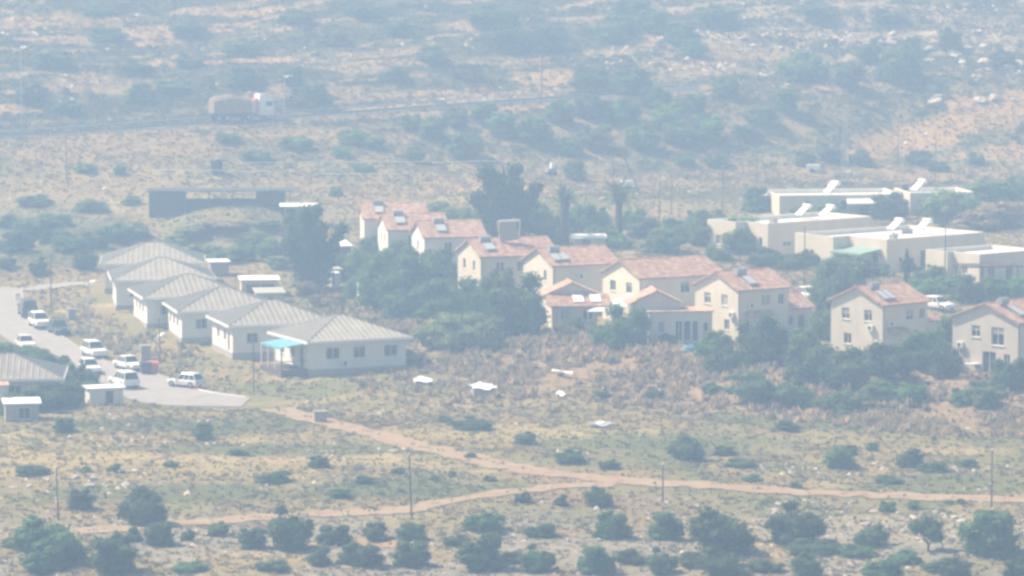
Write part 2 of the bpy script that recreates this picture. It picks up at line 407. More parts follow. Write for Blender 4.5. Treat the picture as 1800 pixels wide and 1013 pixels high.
sideL = [at(*p) for p in [(-90, 522), (0, 515), (80, 510), (165, 503)]]; sideR = [at(*p) for p in [(-90, 508), (0, 507), (80, 502), (160, 497)]]
ribbon('side_road', sideL, sideR, 'asphalt', .05, n=50, m=5)
def widen(line, w):
    P = np.array([(p.x, p.y) for p in line]); d = np.gradient(P, axis=0); nrm = np.stack([-d[:, 1], d[:, 0]], 1); nrm /= np.linalg.norm(nrm, axis=1)[:, None]
    return [tuple(q) for q in P + nrm * w], [tuple(q) for q in P - nrm * w]
ribbon('dirt_track', *widen(tr1, 1.5), 'dirt', .07, n=220, m=5, jag=.45, seed=4)
ribbon('dirt_track', *widen(tr2, 1.3), 'dirt', .07, n=160, m=5, jag=.45, seed=9)

# highway on its bench on the hill
def hw_pt(x, off):
    yp = 603 + off
    y = yp
    for _ in range(12): y = yp + 0.5 * (min(max(x, -110), 60) + 36) * float(smooth(545, 600, np.array(y)))
    return (x, y)
hx = np.linspace(-110, 30, 60)
ribbon('highway', [hw_pt(x, -3.6) for x in hx], [hw_pt(x, 3.6) for x in hx], 'highway', .08, n=140, m=6)
ribbon('highway_line', [hw_pt(x, -3.2) for x in hx], [hw_pt(x, -3.05) for x in hx], 'line', .084, n=140, m=1)

# haze: even air around the whole place
hz = MB().box(-515, 515, -25, 1105, float(GZ.min()) - 1.2, max(float(GZ.max()) + 6, 62)).build('haze', mat('air', (1, 1, 1)))
hm = hz.data.materials[0]; hn = hm.node_tree.nodes; hn.remove(hn['Principled BSDF'])
pv = hn.new('ShaderNodeVolumePrincipled'); pv.inputs['Color'].default_value = (*HAZE_COLOR, 1)
pv.inputs['Density'].default_value = HAZE_DENSITY; pv.inputs['Density Attribute'].default_value = ''
pv.inputs['Absorption Color'].default_value = (1, 1, 1, 1)
pv.inputs['Anisotropy'].default_value = 0.1
hm.node_tree.links.new(pv.outputs[0], hn['Material Output'].inputs['Volume'])
hz['kind'] = 'stuff'

# ------------------------------------------------------------------ houses
CLEAR = []          # footprints (cx, cy, radius) kept free of plants
def clear_rect(root_xy, th, x0, x1, y0, y1, pad=.6):
    n = max(1, int((x1 - x0) / 2)); m = max(1, int((y1 - y0) / 2))
    for i in range(n + 1):
        for j in range(m + 1):
            a = x0 + (x1 - x0) * i / n; b = y0 + (y1 - y0) * j / m
            CLEAR.append((root_xy[0] + a * math.cos(th) - b * math.sin(th), root_xy[1] + a * math.sin(th) + b * math.cos(th), 1.35 + pad * .5))
def wall_panel(mb, o, ud, L, z0, z1, openings=(), depth=.16):
    o = Vector((o[0], o[1], 0)); u = Vector((ud[0], ud[1], 0)); n = Vector((ud[1], -ud[0], 0))
    us = sorted({0, L, *[v for q in openings for v in q[:2]]}); zs = sorted({z0, z1, *[v for q in openings for v in q[2:4]]})
    P = lambda a, b, d=0: tuple(o + u * a - n * d + Vector((0, 0, b)))
    for a0, a1 in zip(us[:-1], us[1:]):
        for b0, b1 in zip(zs[:-1], zs[1:]):
            ca, cb = (a0 + a1) / 2, (b0 + b1) / 2
            if any(q[0] < ca < q[1] and q[2] < cb < q[3] for q in openings): continue
            mb.quad(P(a0, b0), P(a1, b0), P(a1, b1), P(a0, b1))
    for a0, a1, b0, b1 in [q[:4] for q in openings]:
        mb.quad(P(a0, b0), P(a0, b1), P(a0, b1, depth), P(a0, b0, depth)); mb.quad(P(a1, b1), P(a1, b0), P(a1, b0, depth), P(a1, b1, depth))
        mb.quad(P(a0, b0), P(a0, b0, depth), P(a1, b0, depth), P(a1, b0)); mb.quad(P(a0, b1), P(a1, b1), P(a1, b1, depth), P(a0, b1, depth))
def fit_opening(root, o, ud, q, depth=.16, kind='window'):
    """frame, pane and sill set in an opening"""
    o = Vector((o[0], o[1], 0)); u = Vector((ud[0], ud[1], 0)); n = Vector((ud[1], -ud[0], 0))
    a0, a1, b0, b1 = q[:4]
    def bx(mb, A0, A1, B0, B1, d0, d1):
        c = [o + u * A - n * d + Vector((0, 0, B)) for B in (B0, B1) for A, d in ((A0, d0), (A1, d0), (A1, d1), (A0, d1))]
        k = len(mb.v); mb.v += [tuple(p) for p in c]
        for f in ((0, 3, 2, 1), (4, 5, 6, 7), (0, 1, 5, 4), (1, 2, 6, 5), (2, 3, 7, 6), (3, 0, 4, 7)): mb.f.append(tuple(k + i for i in f)); mb.m.append(0)
    t = .07
    if kind == 'door':
        mb = MB(); bx(mb, a0, a1, b0, b1, depth - .06, depth); d = mb.build('door', 'door', root)
        mb = MB(); bx(mb, a1 - .2, a1 - .12, b0 + .95, b0 + 1.1, depth - .12, depth - .062); mb.build('door_handle', 'metal', d); return
    mb = MB(); bx(mb, a0, a0 + t, b0, b1, depth - .08, depth); bx(mb, a1 - t, a1, b0, b1, depth - .08, depth)
    bx(mb, a0 + t, a1 - t, b0, b0 + t, depth - .08, depth); bx(mb, a0 + t, a1 - t, b1 - t, b1, depth - .08, depth)
    if a1 - a0 > .8: c = (a0 + a1) / 2; bx(mb, c - .03, c + .03, b0 + t, b1 - t, depth - .07, depth)
    w = mb.build('window', 'frame', root)
    sh = len(q) > 4 and q[4]          # share of the opening closed by a roller shutter
    mid = b1 - t - (b1 - b0) * sh if sh else b1 - t
    cols = [(a0 + t, a1 - t)] if a1 - a0 <= .8 else [(a0 + t, (a0 + a1) / 2 - .03), ((a0 + a1) / 2 + .03, a1 - t)]
    for A0, A1 in cols:
        mb = MB(); bx(mb, A0, A1, b0 + t, mid, depth - .03, depth - .012); mb.build('pane', 'glass', w)
    if sh:
        mb = MB(); bx(mb, a0 + t, a1 - t, mid, b1 - t, depth - .06, depth - .035); mb.build('shutter', 'shutter', w)
    mb = MB(); bx(mb, a0 - .08, a1 + .08, b0 - .07, b0 - .005, -.08, depth - .085); mb.build('sill', 'frame', w)
def shell(root, name, material, W, L, h, ops, z0=-2.0, x0=0.0, y0=0.0):
    """four walls; ops = dict face -> openings; faces left (x=x0), front (y=y0), right, back"""
    mb = MB(); fr = {'left': ((x0, y0 + W), (0, -1), W), 'front': ((x0, y0), (1, 0), L), 'right': ((x0 + L, y0), (0, 1), W), 'back': ((x0 + L, y0 + W), (-1, 0), L)}
    for k, (o, ud, ln) in fr.items(): wall_panel(mb, o, ud, ln, z0, h, [q[:4] for q in ops.get(k, [])])
    wall = mb.build(name, material, root)
    for k, qs in ops.items():
        o, ud, ln = fr[k]
        for q in qs: fit_opening(root, o, ud, q, kind='door' if (len(q) > 5) else 'window')
    return wall
def gable_roof(root, x0, x1, yA, yB, h, rise, over=.4, name='roof', material='roof_red', end=.3, axis='x'):
    """tiled roof in stepped courses, ridge along x (or along y)"""
    mb = MB(); yc = (yA + yB) / 2; half = (yB - yA) / 2; sl = rise / half; th = .12
    ho = half + over; zl = h - over * sl + .05; X0, X1 = x0 - end, x1 + end
    N = max(4, int(math.hypot(ho, ho * sl) / .36)); rr = random.Random(int(x1 * 97 + yB * 31))
    for s in (-1, 1):
        for k in range(N):
            t0, t1 = k / N, (k + 1) / N
            ya, yb = yc + s * ho * (1 - t0), yc + s * ho * (1 - t1); za, zb = zl + ho * sl * t0, zl + ho * sl * t1
            j = rr.uniform(-.008, .012)
            mb.quad((X0, ya, za + .07 + j), (X1, ya, za + .07 - j), (X1, yb, zb + .01), (X0, yb, zb + .01))
            mb.quad((X0, ya, za - (th if k == 0 else .0)), (X1, ya, za - (th if k == 0 else 0)), (X1, ya, za + .07 - j), (X0, ya, za + .07 + j))
            for X in (X0, X1): mb.quad((X, ya, za - th), (X, yb, zb - th), (X, yb, zb + .01), (X, ya, za + .07))
        mb.quad((X0, yc + s * ho, zl - th), (X1, yc + s * ho, zl - th), (X1, yc, zl + ho * sl - th), (X0, yc, zl + ho * sl - th))
    if axis == 'y': mb.v = [(v[1], v[0], v[2]) for v in mb.v]
    rf = mb.build(name, material, root)
    mb = MB().tube((X0 - .03, yc, zl + ho * sl + .01), (X1 + .03, yc, zl + ho * sl + .01), .13, seg=6)
    if axis == 'y': mb.v = [(v[1], v[0], v[2]) for v in mb.v]
    mb.build('ridge_cap', material, rf)
    return rf
def wpt(loc, th, x, y, z): return (loc[0] + x * math.cos(th) - y * math.sin(th), loc[1] + x * math.sin(th) + y * math.cos(th), loc[2] + z)

def hip_house(label, px, py, th, W, L, ops, wall='stucco_white', h=2.95, rise=2.05, ribs=True, plinth=.8, group='hip-roofed bungalows along the village road'):
    th = R(th); p = at(px, py, h + plinth); z = p.z - h
    root = thing('hip_roof_house', label, 'house', (p.x, p.y, z), th, group)
    e = .55
    clear_rect((p.x, p.y), th, 0, L, 0, W, .4)
    shell(root, 'wall', wall, W - 2 * e, L - 2 * e, h - .12, ops, -2.2, e, e)
    a = W / 2; lo, hi = h, h + rise; A = (a, a, hi); B = (L - a, a, hi)
    mb = MB()
    mb.poly([(0, 0, lo), (L, 0, lo), B, A]); mb.poly([(L, 0, lo), (L, W, lo), B]); mb.poly([(L, W, lo), (0, W, lo), A, B]); mb.poly([(0, W, lo), (0, 0, lo), A])
    mb.poly([(.02, .02, lo - .1), (.02, W - .02, lo - .1), (L - .02, W - .02, lo - .1), (L - .02, .02, lo - .1)])
    rf = mb.build('roof', 'roof_grey', root)
    for (x0, y0, x1, y1) in ((-.06, -.06, L + .06, .0), (-.06, W, L + .06, W + .06), (-.06, 0, 0, W), (L, 0, L + .06, W)):
        MB().box(x0, x1, y0, y1, lo - .24, lo + .035).build('fascia', 'fascia', root)
    mb = MB()
    for c in ((0, 0, lo), (0, W, lo)): mb.tube(c, A, .09, seg=5)
    for c in ((L, 0, lo), (L, W, lo)): mb.tube(c, B, .09, seg=5)
    mb.tube(A, B, .09, seg=5); mb.build('hip_cap', 'roof_grey', rf)
    MB().box(e - .06, L - e + .06, e - .06, W - e + .06, -2.5, -.05).build('plinth', 'concrete', root)
    if ribs:  # pale strips built in place of light glinting on the roofing
        sl = rise / a; rr = random.Random(int(px))
        n = int(L / .62)
        for k in range(1, n):
            s = k * L / n; d = min(s, L - s, a) - .12
            if d > .5: o = link('roof_glint_rib', RIB, rf, (s, .02, lo + .03)); o.rotation_euler = (math.atan(sl), 0, math.pi / 2 if False else 0); o.scale = (1, d * math.hypot(1, sl), 1)
        n = int(W / .62)
        for k in range(1, n):
            s = k * W / n; d = min(s, W - s, a) - .12
            if d > .5:
                for X, rz in ((.02, -math.pi / 2), (L - .02, math.pi / 2)):
                    o = link('roof_glint_rib', RIB, rf, (X, s, lo + .03)); o.rotation_mode = 'XYZ'; o.rotation_euler = (math.atan(sl), 0, rz); o.scale = (1, d * math.hypot(1, sl), 1)
    return root, (p.x, p.y, z), th
RIB = bpy.data.meshes.new('roof_glint_rib'); RIB.from_pydata([(-.06, 0, -.02), (.06, 0, -.02), (.06, 1, -.02), (-.06, 1, -.02), (-.03, 0, .055), (.03, 0, .055), (.03, 1, .055), (-.03, 1, .055)], [],
    [(4, 5, 6, 7), (0, 1, 5, 4), (1, 2, 6, 5), (2, 3, 7, 6), (3, 0, 4, 7)]); RIB.materials.append(M['rib'])

win = lambda c, w=1.2, b=.9, t=2.05, s=0: (c - w / 2, c + w / 2, b, t, s)
HL = [win(2.0), win(4.6), win(7.2, .9)]
H6, H6l, H6t = hip_house('nearest grey hip-roofed bungalow with a blue awning on its left side', 540, 602, 25, 11.2, 12.0,
    {'front': [win(2.6, 1.6, .95, 2.2), win(5.6, 1.4, .95, 2.2), win(9.2, 1.6, .95, 2.2)], 'left': [win(2.2), win(5.2), (7.2, 8.2, 0, 2.1, 0, 1)]})
H5, H5l, H5t = hip_house('grey hip-roofed bungalow second nearest in the row beside the road', 402, 573, 17, 11.0, 12.0,
    {'front': [win(2.2, 1.3), win(6, 1.3)], 'left': [win(3), win(6.2), (7.6, 8.5, 0, 2.1, 0, 1)]})
H4, H4l, H4t = hip_house('grey hip-roofed bungalow with a white ramp at its left corner', 312, 548, 14, 11.0, 12.0,
    {'front': [win(2.2, 1.3), win(6, 1.3)], 'left': [win(2.2, 1.0), win(4.6), win(7)]})
H3, H3l, H3t = hip_house('grey hip-roofed bungalow third from the far end of the row', 251, 524, 14, 11.0, 12.0,
    {'front': [win(2.2, 1.3)], 'left': [win(2.2, 1.0), win(4.6), win(7)]})
H2, H2l, H2t = hip_house('grey hip-roofed bungalow second from the far end of the row', 196, 493, 8, 11.0, 12.2,
    {'front': [win(2.2, 1.3)], 'left': [win(3), win(7)]})
H1, H1l, H1t = hip_house('farthest grey hip-roofed bungalow at the back end of the row', 176, 464, 5, 11.0, 12.6,
    {'front': [win(2.2, 1.3), win(9)], 'left': [win(3), win(7)]})
HX, HXl, HXt = hip_house('bungalow cut by the left edge with pale hip roof behind bushes', -92, 668, 4, 10.5, 11.4,
    {'front': [win(6, 1.3), win(9, 1.3)], 'right': [win(4)]}, wall='stucco_tan', h=2.7, rise=2.0, plinth=0, group='bungalows at the left edge')
# awning, veranda deck and shed bits of the nearest bungalow
mb = MB(); mb.quad((-2.4, 1.3, 2.35), (-2.4, 7.0, 2.35), (.3, 7.0, 2.68), (.3, 1.3, 2.68)); mb.quad((-2.4, 1.3, 2.31), (-2.4, 7.0, 2.31), (.3, 7.0, 2.64), (.3, 1.3, 2.64))
mb.quad((-2.4, 1.3, 2.1), (-2.4, 7, 2.1), (-2.4, 7, 2.35), (-2.4, 1.3, 2.35)); mb.quad((-2.4, 1.3, 2.35), (.3, 1.3, 2.68), (.3, 1.3, 2.64), (-2.4, 1.3, 2.31))
tag(mb.build('awning', 'blue', H6), 'bright blue fabric awning')
dk = MB().box(-2.5, .5, 1.2, 7.2, -.25, -.02).build('veranda_deck', 'wood', H6)
for y in (1.3, 3.2, 5.1, 7.0): MB().box(-2.42, -2.30, y - .06, y + .06, -2.0, 2.3).build('veranda_post', 'frame' if y > 2 else 'wood', H6)
MB().box(-2.44, -2.36, 1.3, 7.0, .82, .9).box(-2.4, .4, 1.22, 1.3, .82, .9).build('veranda_rail', 'wood', H6)
MB().box(-2.48, -2.44, 1.2, 7.2, -2.2, -.27).build('veranda_skirt', 'wood', H6)
MB().box(-2.43, .5, 1.14, 1.19, -2.2, -.27).build('veranda_skirt', 'wood', H6)
# white stair ramp of the fourth house
mb = MB()
for k in range(6): mb.box(-.5 - .42 * (k + 1), -.5 - .42 * k, 5.5, 6.7, -2.6, -.1 - .22 * k)
mb.build('stairs', 'fascia', H4)

def gable_house(label, px, py, th, W, L, ops, wall='stucco_cream', h=5.5, rise=1.55, z0=-2.0, group='red-roofed gabled houses in a row'):
    th = R(th); p = at(px, py, h); z = p.z - h
    root = thing('red_roof_house', label, 'house', (p.x, p.y, z), th, group)
    clear_rect((p.x, p.y), th, 0, L, 0, W)
    shell(root, 'wall', wall, W, L, h, ops, z0)
    for X in (0, L): MB().poly([(X, 0, h), (X, W, h), (X, W / 2, h + rise)]).build('gable', wall, root)
    gable_roof(root, 0, L, 0, W, h, rise)
    return root, (p.x, p.y, z), th
up = lambda c, w=1.0, s=0.0: (c - w / 2, c + w / 2, 3.55, 4.75, s)
lo_ = lambda c, w=1.1, s=0.0: (c - w / 2, c + w / 2, .95, 2.1, s)
G9 = gable_house('cream gabled house at the right edge, nearest of the red-roofed row', 1790, 566, 45, 8.4, 7.6,
    {'left': [up(3.0, 1.1, .4), (5.0, 6.6, 2.9, 4.75, .35), (3.9, 5.6, 0, 2.2), lo_(7.0, .8)], 'front': [up(2), up(5)]}, wall='stucco_tan')
G8 = gable_house('pale gabled house above the long hedge with two upper windows facing left', 1552, 535, 42, 7.4, 6.9,
    {'left': [up(2.1, 1.1, .5), up(5.3, 1.1, .3), lo_(2.4)], 'front': [up(4.2, 1.2, .6), up(6.1, .8)]}, wall='stucco_tan')
G7 = gable_house('cream gabled house with a lower red-roofed wing on its right', 1298, 509, 35, 7.6, 6.9,
    {'left': [up(2.2, 1.1, .4), up(5.2, 1.1, .9), lo_(5.6, .9)], 'front': [up(3.8, 1.3, .95), up(5.9, .8)]}, wall='stucco_cream')
G6 = gable_house('long gabled house with glazed garden doors in its low front wing', 1124, 488, 30, 7.8, 10.8,
    {'left': [up(2.2, 1.2), up(5.6, 1.2, .3)], 'front': [up(6.0, 1.2, .3)]}, wall='stucco_cream')
G5 = gable_house('white-gabled house with two skylights in the low red roof before it', 972, 466, 26, 7.6, 8.2,
    {'left': [up(5.6, .7)], 'front': [up(6.8, 1.0)]}, wall='stucco_cream')
G4 = gable_house('yellowish gabled house half hidden by trees with a big tilted collector on its roof', 845, 450, 21, 7.6, 9.4,
    {'left': [up(2.2, .8), up(5.4, .8)], 'front': [up(5.0, 1.1), up(2.4, 1.1)]}, wall='stucco_tan')
G3 = gable_house('gabled house third from the far end, only its white gable tip showing', 746, 416, 14, 7.2, 7.6,
    {'left': [up(3.6, .9)], 'front': [up(3)]}, wall='stucco_white')
G2 = gable_house('tall white-gabled house second from the far end of the red row', 682, 403, 12, 7.2, 7.6,
    {'left': [up(2.6, .7), up(4.8, .7)], 'front': [up(3)]}, wall='stucco_white')
G1 = gable_house('farthest red-roofed house with a narrow sunlit white gable wall', 640, 383, 6, 7.4, 7.8,
    {'left': [up(3.6, .8)], 'front': []}, wall='stucco_white')
# wings of the houses
def wing(H, x0, y0, W, L, h, rise, ops, wall, ridge='x', roof='roof_red', label=None):
    root = H[0]
    clear_rect(H[1], H[2], x0, x0 + L, y0, y0 + W)
    w = shell(root, 'wing_wall', wall, W, L, h, ops, -2.0, x0, y0)
    if ridge == 'x':
        for X in (x0, x0 + L): MB().poly([(X, y0, h), (X, y0 + W, h), (X, y0 + W / 2, h + rise)]).build('wing_gable', wall, root)
        return gable_roof(root, x0, x0 + L, y0, y0 + W, h, rise, name='wing_roof', material=roof)
    for Y in (y0, y0 + W): MB().poly([(x0, Y, h), (x0 + L, Y, h), (x0 + L / 2, Y, h + rise)]).build('wing_gable', wall, root)
    return gable_roof(root, y0, y0 + W, x0, x0 + L, h, rise, name='wing_roof', material=roof, axis='y')
wing(G8, 6.92, 1.0, 4.6, 2.6, 3.2, .9, {'front': [lo_(1.2, .8)]}, 'stucco_tan')
wing(G7, 6.92, 1.2, 5.2, 4.2, 3.0, 1.3, {'front': [lo_(1.2, .8), (2.3, 3.2, 0, 2.1, 0, 1)]}, 'stucco_tan')
# low annexes built against the gabled houses
p = at(970, 578); root = thing('low_annex', 'low annex with two skylights in its red roof and a white sheet roof beside it', 'annex', p, R(8)); AX = root
clear_rect((p.x, p.y), R(8), 0, 7, 0, 5)
shell(root, 'wall', 'stucco_tan', 4.6, 5.0, 2.5, {'front': [(3.4, 4.5, .9, 2.0), (.9, 2.0, .9, 2.1, .95)]}, -2.0)
mb = MB(); zl = 2.45
for k in range(8):
    t0, t1 = k / 8, (k + 1) / 8; a, b = -.4 + 2.9 * t0, -.4 + 2.9 * t1
    mb.quad((-.4, a, zl + 1.1 * t0 + .08), (6.6, a, zl + 1.1 * t0 + .08), (6.6, b, zl + 1.1 * t1 + .02), (-.4, b, zl + 1.1 * t1 + .02)); mb.quad((-.4, a, zl + 1.1 * t0 - .08), (6.6, a, zl + 1.1 * t0 - .08), (6.6, a, zl + 1.1 * t0 + .08), (-.4, a, zl + 1.1 * t0 + .08))
for X in (-.4, 6.6): mb.poly([(X, -.4, zl - .08), (X, 2.5, zl + 1.02), (X, 2.5, zl + 1.12), (X, -.4, zl + .08)])
lt = mb.build('lean_to_roof', 'roof_red', root)
for x in (2.5, 4.4):
    o = MB().box(x, x + 1.15, 0, 1.7, 0, .08).build('skylight', 'white_sheet', lt, (0, .3, zl + .38)); o.rotation_euler = (math.atan(1.1 / 2.9), 0, 0)
MB().poly([(-.2, 2.5, 2.4), (5.4, 2.5, 2.4), (5.4, 2.5, 3.55), (2.6, 2.5, 4.75), (-.2, 2.5, 3.55)]).build('gable', 'stucco_tan', root)
gable_roof(root, 2.5, 5.6, -.2, 5.4, 3.55, 1.2, axis='y', end=.25)
MB().box(-.2, 5.4, 2.52, 5.5, 2.52, 3.5).build('upper_wall', 'stucco_tan', root)
mb = MB(); q4 = [(3.6, -1.4, 2.0), (6.6, -1.6, 2.0), (11.7, 2.6, 3.35), (8.8, 2.9, 3.35)]
mb.poly(q4); mb.poly([(a, b, c - .08) for a, b, c in q4])
for i in range(4): j = (i + 1) % 4; mb.quad(q4[i], q4[j], tuple(Vector(q4[j]) - Vector((0, 0, .08))), tuple(Vector(q4[i]) - Vector((0, 0, .08))))
tag(mb.build('patio_roof', 'white_sheet', root), 'bright white sheet roof')
for x, y, h in ((3.8, -1.3, 1.9), (6.4, -1.4, 1.9), (8.9, 2.6, 3.2)): MB().box(x, x + .12, y, y + .12, -2, h).build('patio_post', 'metal', root)
p = at(1141, 606); root = thing('garden_annex', 'low annex with three dark glazed garden doors and a small gable behind', 'annex', p, R(7))
clear_rect((p.x, p.y), R(7), 0, 7, 0, 4)
shell(root, 'wall', 'stucco_tan', 4.2, 6.8, 3.4, {'front': [(2.8, 3.6, .3, 2.5), (3.7, 4.5, .3, 2.5), (4.6, 5.3, .3, 2.5), (5.8, 6.4, .5, 2.3), (.9, 1.7, 1.2, 2.5, .95)]}, -2.0)
MB().box(-.15, 6.95, -.15, 4.3, 3.402, 3.55).build('roof_slab', 'roof_red', root)
MB().poly([(-1.2, 1.6, 2.0), (3.6, 1.6, 2.0), (3.6, 1.6, 4.35), (.9, 1.6, 5.55), (-1.2, 1.6, 4.7)]).build('gable', 'stucco_tan', root)
MB().box(-1.2, 3.6, 1.62, 5.4, 2.0, 4.2).build('upper_wall', 'stucco_tan', root)
gable_roof(root, 1.6, 5.6, -1.6, 3.7, 4.3, 1.25, axis='y', end=.2)
MB().box(2.4, 6.9, -2.2, -.02, -1.5, .12).build('terrace', 'concrete', root)
# porch canopies
MB().poly([(.8, -.9, 2.6), (4.4, -.9, 2.6), (4.4, 0, 3.1), (.8, 0, 3.1)]).poly([(.8, -.9, 2.52), (4.4, -.9, 2.52), (4.4, 0, 3.02), (.8, 0, 3.02)]).poly([(.8, -.9, 2.52), (4.4, -.9, 2.52), (4.4, -.9, 2.6), (.8, -.9, 2.6)]).build('porch_roof', 'roof_red', G7[0])
MB().poly([(.6, -1.1, 2.4), (3.6, -1.1, 2.4), (3.6, 0, 3.0), (.6, 0, 3.0)]).poly([(.6, -1.1, 2.32), (3.6, -1.1, 2.32), (3.6, 0, 2.92), (.6, 0, 2.92)]).poly([(.6, -1.1, 2.32), (3.6, -1.1, 2.32), (3.6, -1.1, 2.4), (.6, -1.1, 2.4)]).build('porch_roof', 'roof_red', G8[0])
MB().poly([(1.0, -1.0, 2.5), (7.0, -1.0, 2.5), (7.0, 0, 3.0), (1.0, 0, 3.0)]).poly([(1.0, -1.0, 2.42), (7, -1.0, 2.42), (7, 0, 2.92), (1.0, 0, 2.92)]).poly([(1, -1.0, 2.42), (7, -1.0, 2.42), (7, -1.0, 2.5), (1, -1.0, 2.5)]).build('porch_roof', 'roof_red', G2[0])

# solar water heaters
def heater(label, loc, rz, tilt=38, panels=1, pw=.95, pl=1.9, lift=.15, horizontal=True, group='solar water heaters on the red roofs', slope=0.0, glass='solar'):
    root = thing('solar_water_heater', label, 'solar heater', loc, rz, group)
    t = R(tilt)
    for k in range(panels):
        x = (k - (panels - 1) / 2) * (pw + .12)
        m_ = MB().box(x - pw / 2, x + pw / 2, 0, pl, 0, .08); o = m_.build('collector_panel', 'metal', root, (0, 0, lift)); o.rotation_euler = (t, 0, 0)
        m_ = MB().box(x - pw / 2 + .05, x + pw / 2 - .05, .05, pl - .05, .081, .09); m_.build('collector_glass', glass, o)
    yt, zt = pl * math.cos(t), pl * math.sin(t) + lift
    tw = .62; tb = .55 if glass == 'solar' else 0.0
    tk = MB().tube((-tw, yt + .35 + tb, zt + .2 + tb * .45), (tw, yt + .35 + tb, zt + .2 + tb * .45), .32 + tb * .12, seg=14).build('tank', 'tank_white' if glass != 'solar' else 'tank_grey', root, smooth_=False)
    mb = MB()
    zb = -2.0 if False else -.35
    for x in (-pw / 2 * panels, pw / 2 * panels): mb.tube((x, yt + .35 + tb, zt), (x, yt + .35 + tb, zb), .03, seg=5); mb.tube((x, .05, lift), (x, .05, zb), .03, seg=5); mb.tube((x, .05, lift - .05), (x, yt + .35 + tb, zt), .03, seg=5)
    mb.build('stand', 'metal', root)
    return root
def on_roof(H, W, x, y, h=5.5, rise=1.55): return wpt(H[1], H[2], x, y, h + (y / (W / 2)) * rise + .16)
heater('solar heater with white tank on the farthest red roof', on_roof(G1, 7.4, 2.0, .7), G1[2], 26, 1, 1.1, 1.5)
heater('solar heater with dark round tank on the second red roof', on_roof(G2, 7.2, 1.8, .8), G2[2], 26, 1, 1.3, 1.5)
heater('solar heater on the red roof of the third gabled house', on_roof(G3, 7.2, 2.4, .6), G3[2], 26, 1, 1.2, 1.5)
heater('solar heater with square tank on the roof of the white-gabled house', on_roof(G5, 7.6, 1.4, .4), G5[2], 24, 2, .9, 1.5)
heater('solar heater on the red roof of the house with lower right wing', on_roof(G7, 7.6, 2.4, .3), G7[2], 24, 1, 1.1, 1.7)
heater('solar heater with twin panels on the roof above the long hedge', on_roof(G8, 7.4, 1.6, .3), G8[2], 24, 2, .8, 1.8)
heater('solar heater on the roof of the house at the right edge', on_roof(G9, 8.4, 1.6, .6), G9[2], 24, 1, .9, 1.9)
bigp = on_roof(G4, 7.6, 3.6, 2.6)
root = thing('solar_collector_frame', 'large dark tilted collector seen from its shaded side above red roof', 'solar collector', bigp, G4[2])
o = MB().box(-.1, 2.2, 0, .1, 0, 2.5).build('collector_panel', 'shutter', root); o.rotation_euler = (R(-14), R(-8), 0)
MB().tube((-.1, .6, -.1), (-.35, .2, 2.4), .05, seg=6).tube((2.3, .6, -.1), (2.3, .2, 2.4), .05, seg=6).tube((-.3, .25, 2.45), (2.3, .25, 2.45), .12, seg=8).build('stand', 'tank_white', root)
heater('solar heater beside the large tilted collector on the yellowish house', on_roof(G4, 7.6, 1.6, .7), G4[2], 24, 1, 1.2, 1.5)

# flat-roofed houses
def flat_house(label, px, py, th, pts, h, ops, wall='stucco_pink', par=.55, z0=-2.0):
    """footprint pts (u,v) counter-clockwise from the near corner; ops = {edge index: openings}"""
    th = R(th); p = at(px, py, h); z = p.z - h
    root = thing('flat_roof_house', label, 'house', (p.x, p.y, z), th, 'flat-roofed houses on the right')
    us = [q[0] for q in pts]; vs = [q[1] for q in pts]; clear_rect((p.x, p.y), th, min(us), max(us), min(vs), max(vs))
    mb = MB(); n = len(pts)
    for i in range(n):
        a, b = Vector(pts[i]), Vector(pts[(i + 1) % n]); d = b - a; L = d.length; d.normalize()
        wall_panel(mb, a, d, L, z0, h, [q[:4] for q in ops.get(i, [])])
        for q in ops.get(i, []): fit_opening(root, a, d, q, kind='door' if len(q) > 5 else 'window')
    mb.build('wall', wall, root)
    # parapet: inner face, coping and roof deck
    t = .25
    def inset(i):
        p0, p1, p2 = Vector(pts[i - 1]), Vector(pts[i]), Vector(pts[(i + 1) % n])
        d1 = (p1 - p0).normalized(); d2 = (p2 - p1).normalized(); n1 = Vector((-d1.y, d1.x)); n2 = Vector((-d2.y, d2.x))
        return p1 + (n1 + n2) * t
    ins = [inset(i) for i in range(n)]
    m1 = MB(); m2 = MB()
    for i in range(n):
        a, b, c, d = pts[i], pts[(i + 1) % n], ins[(i + 1) % n], ins[i]
        m1.quad((*a, h), (*b, h), (*c, h), (*d, h)); m1.quad((*d, h), (*c, h), (*c, h - par), (*d, h - par))
    m1.build('parapet', 'stucco_white', root)
    m2.poly([(q.x, q.y, h - par) for q in ins]); m2.build('roof_deck', 'deck', root)
    return root, (p.x, p.y, z), th
Lsh = lambda L, W, a, b: [(0, 0), (L, 0), (L, W), (-a, W), (-a, b), (0, b)]
fw = lambda c, w=.9, b=1.0, t=2.2: (c - w / 2, c + w / 2, b, t)
F3 = flat_house('large cream flat-roofed house with green awning and two rooftop heaters', 1559, 421, 38, Lsh(16.5, 13.6, 2.6, 6.7), 4.0,
    {0: [fw(2.4, .7, 1.1, 1.7), (5.6, 6.6, 0, 2.3, 0, 1)], 5: [fw(2.2, .8), fw(4.6, .9)], 3: [fw(2, .8)]})
F2 = flat_house('cream flat-roofed house left of the large one, with rooftop heaters', 1350, 393, 38, Lsh(17.5, 9.4, 1.8, 4.0), 4.0,
    {0: [fw(3.2, 1.4, 1.0, 1.6)], 5: [fw(1, .7), fw(2.6, .7)], 3: [fw(2)]})
F1 = flat_house('farthest flat-roofed house, long and low with white parapet', 1370, 344, 9, [(0, 0), (17.5, 0), (17.5, 11), (0, 11)], 3.0,
    {0: [fw(4), fw(9), fw(13)]})
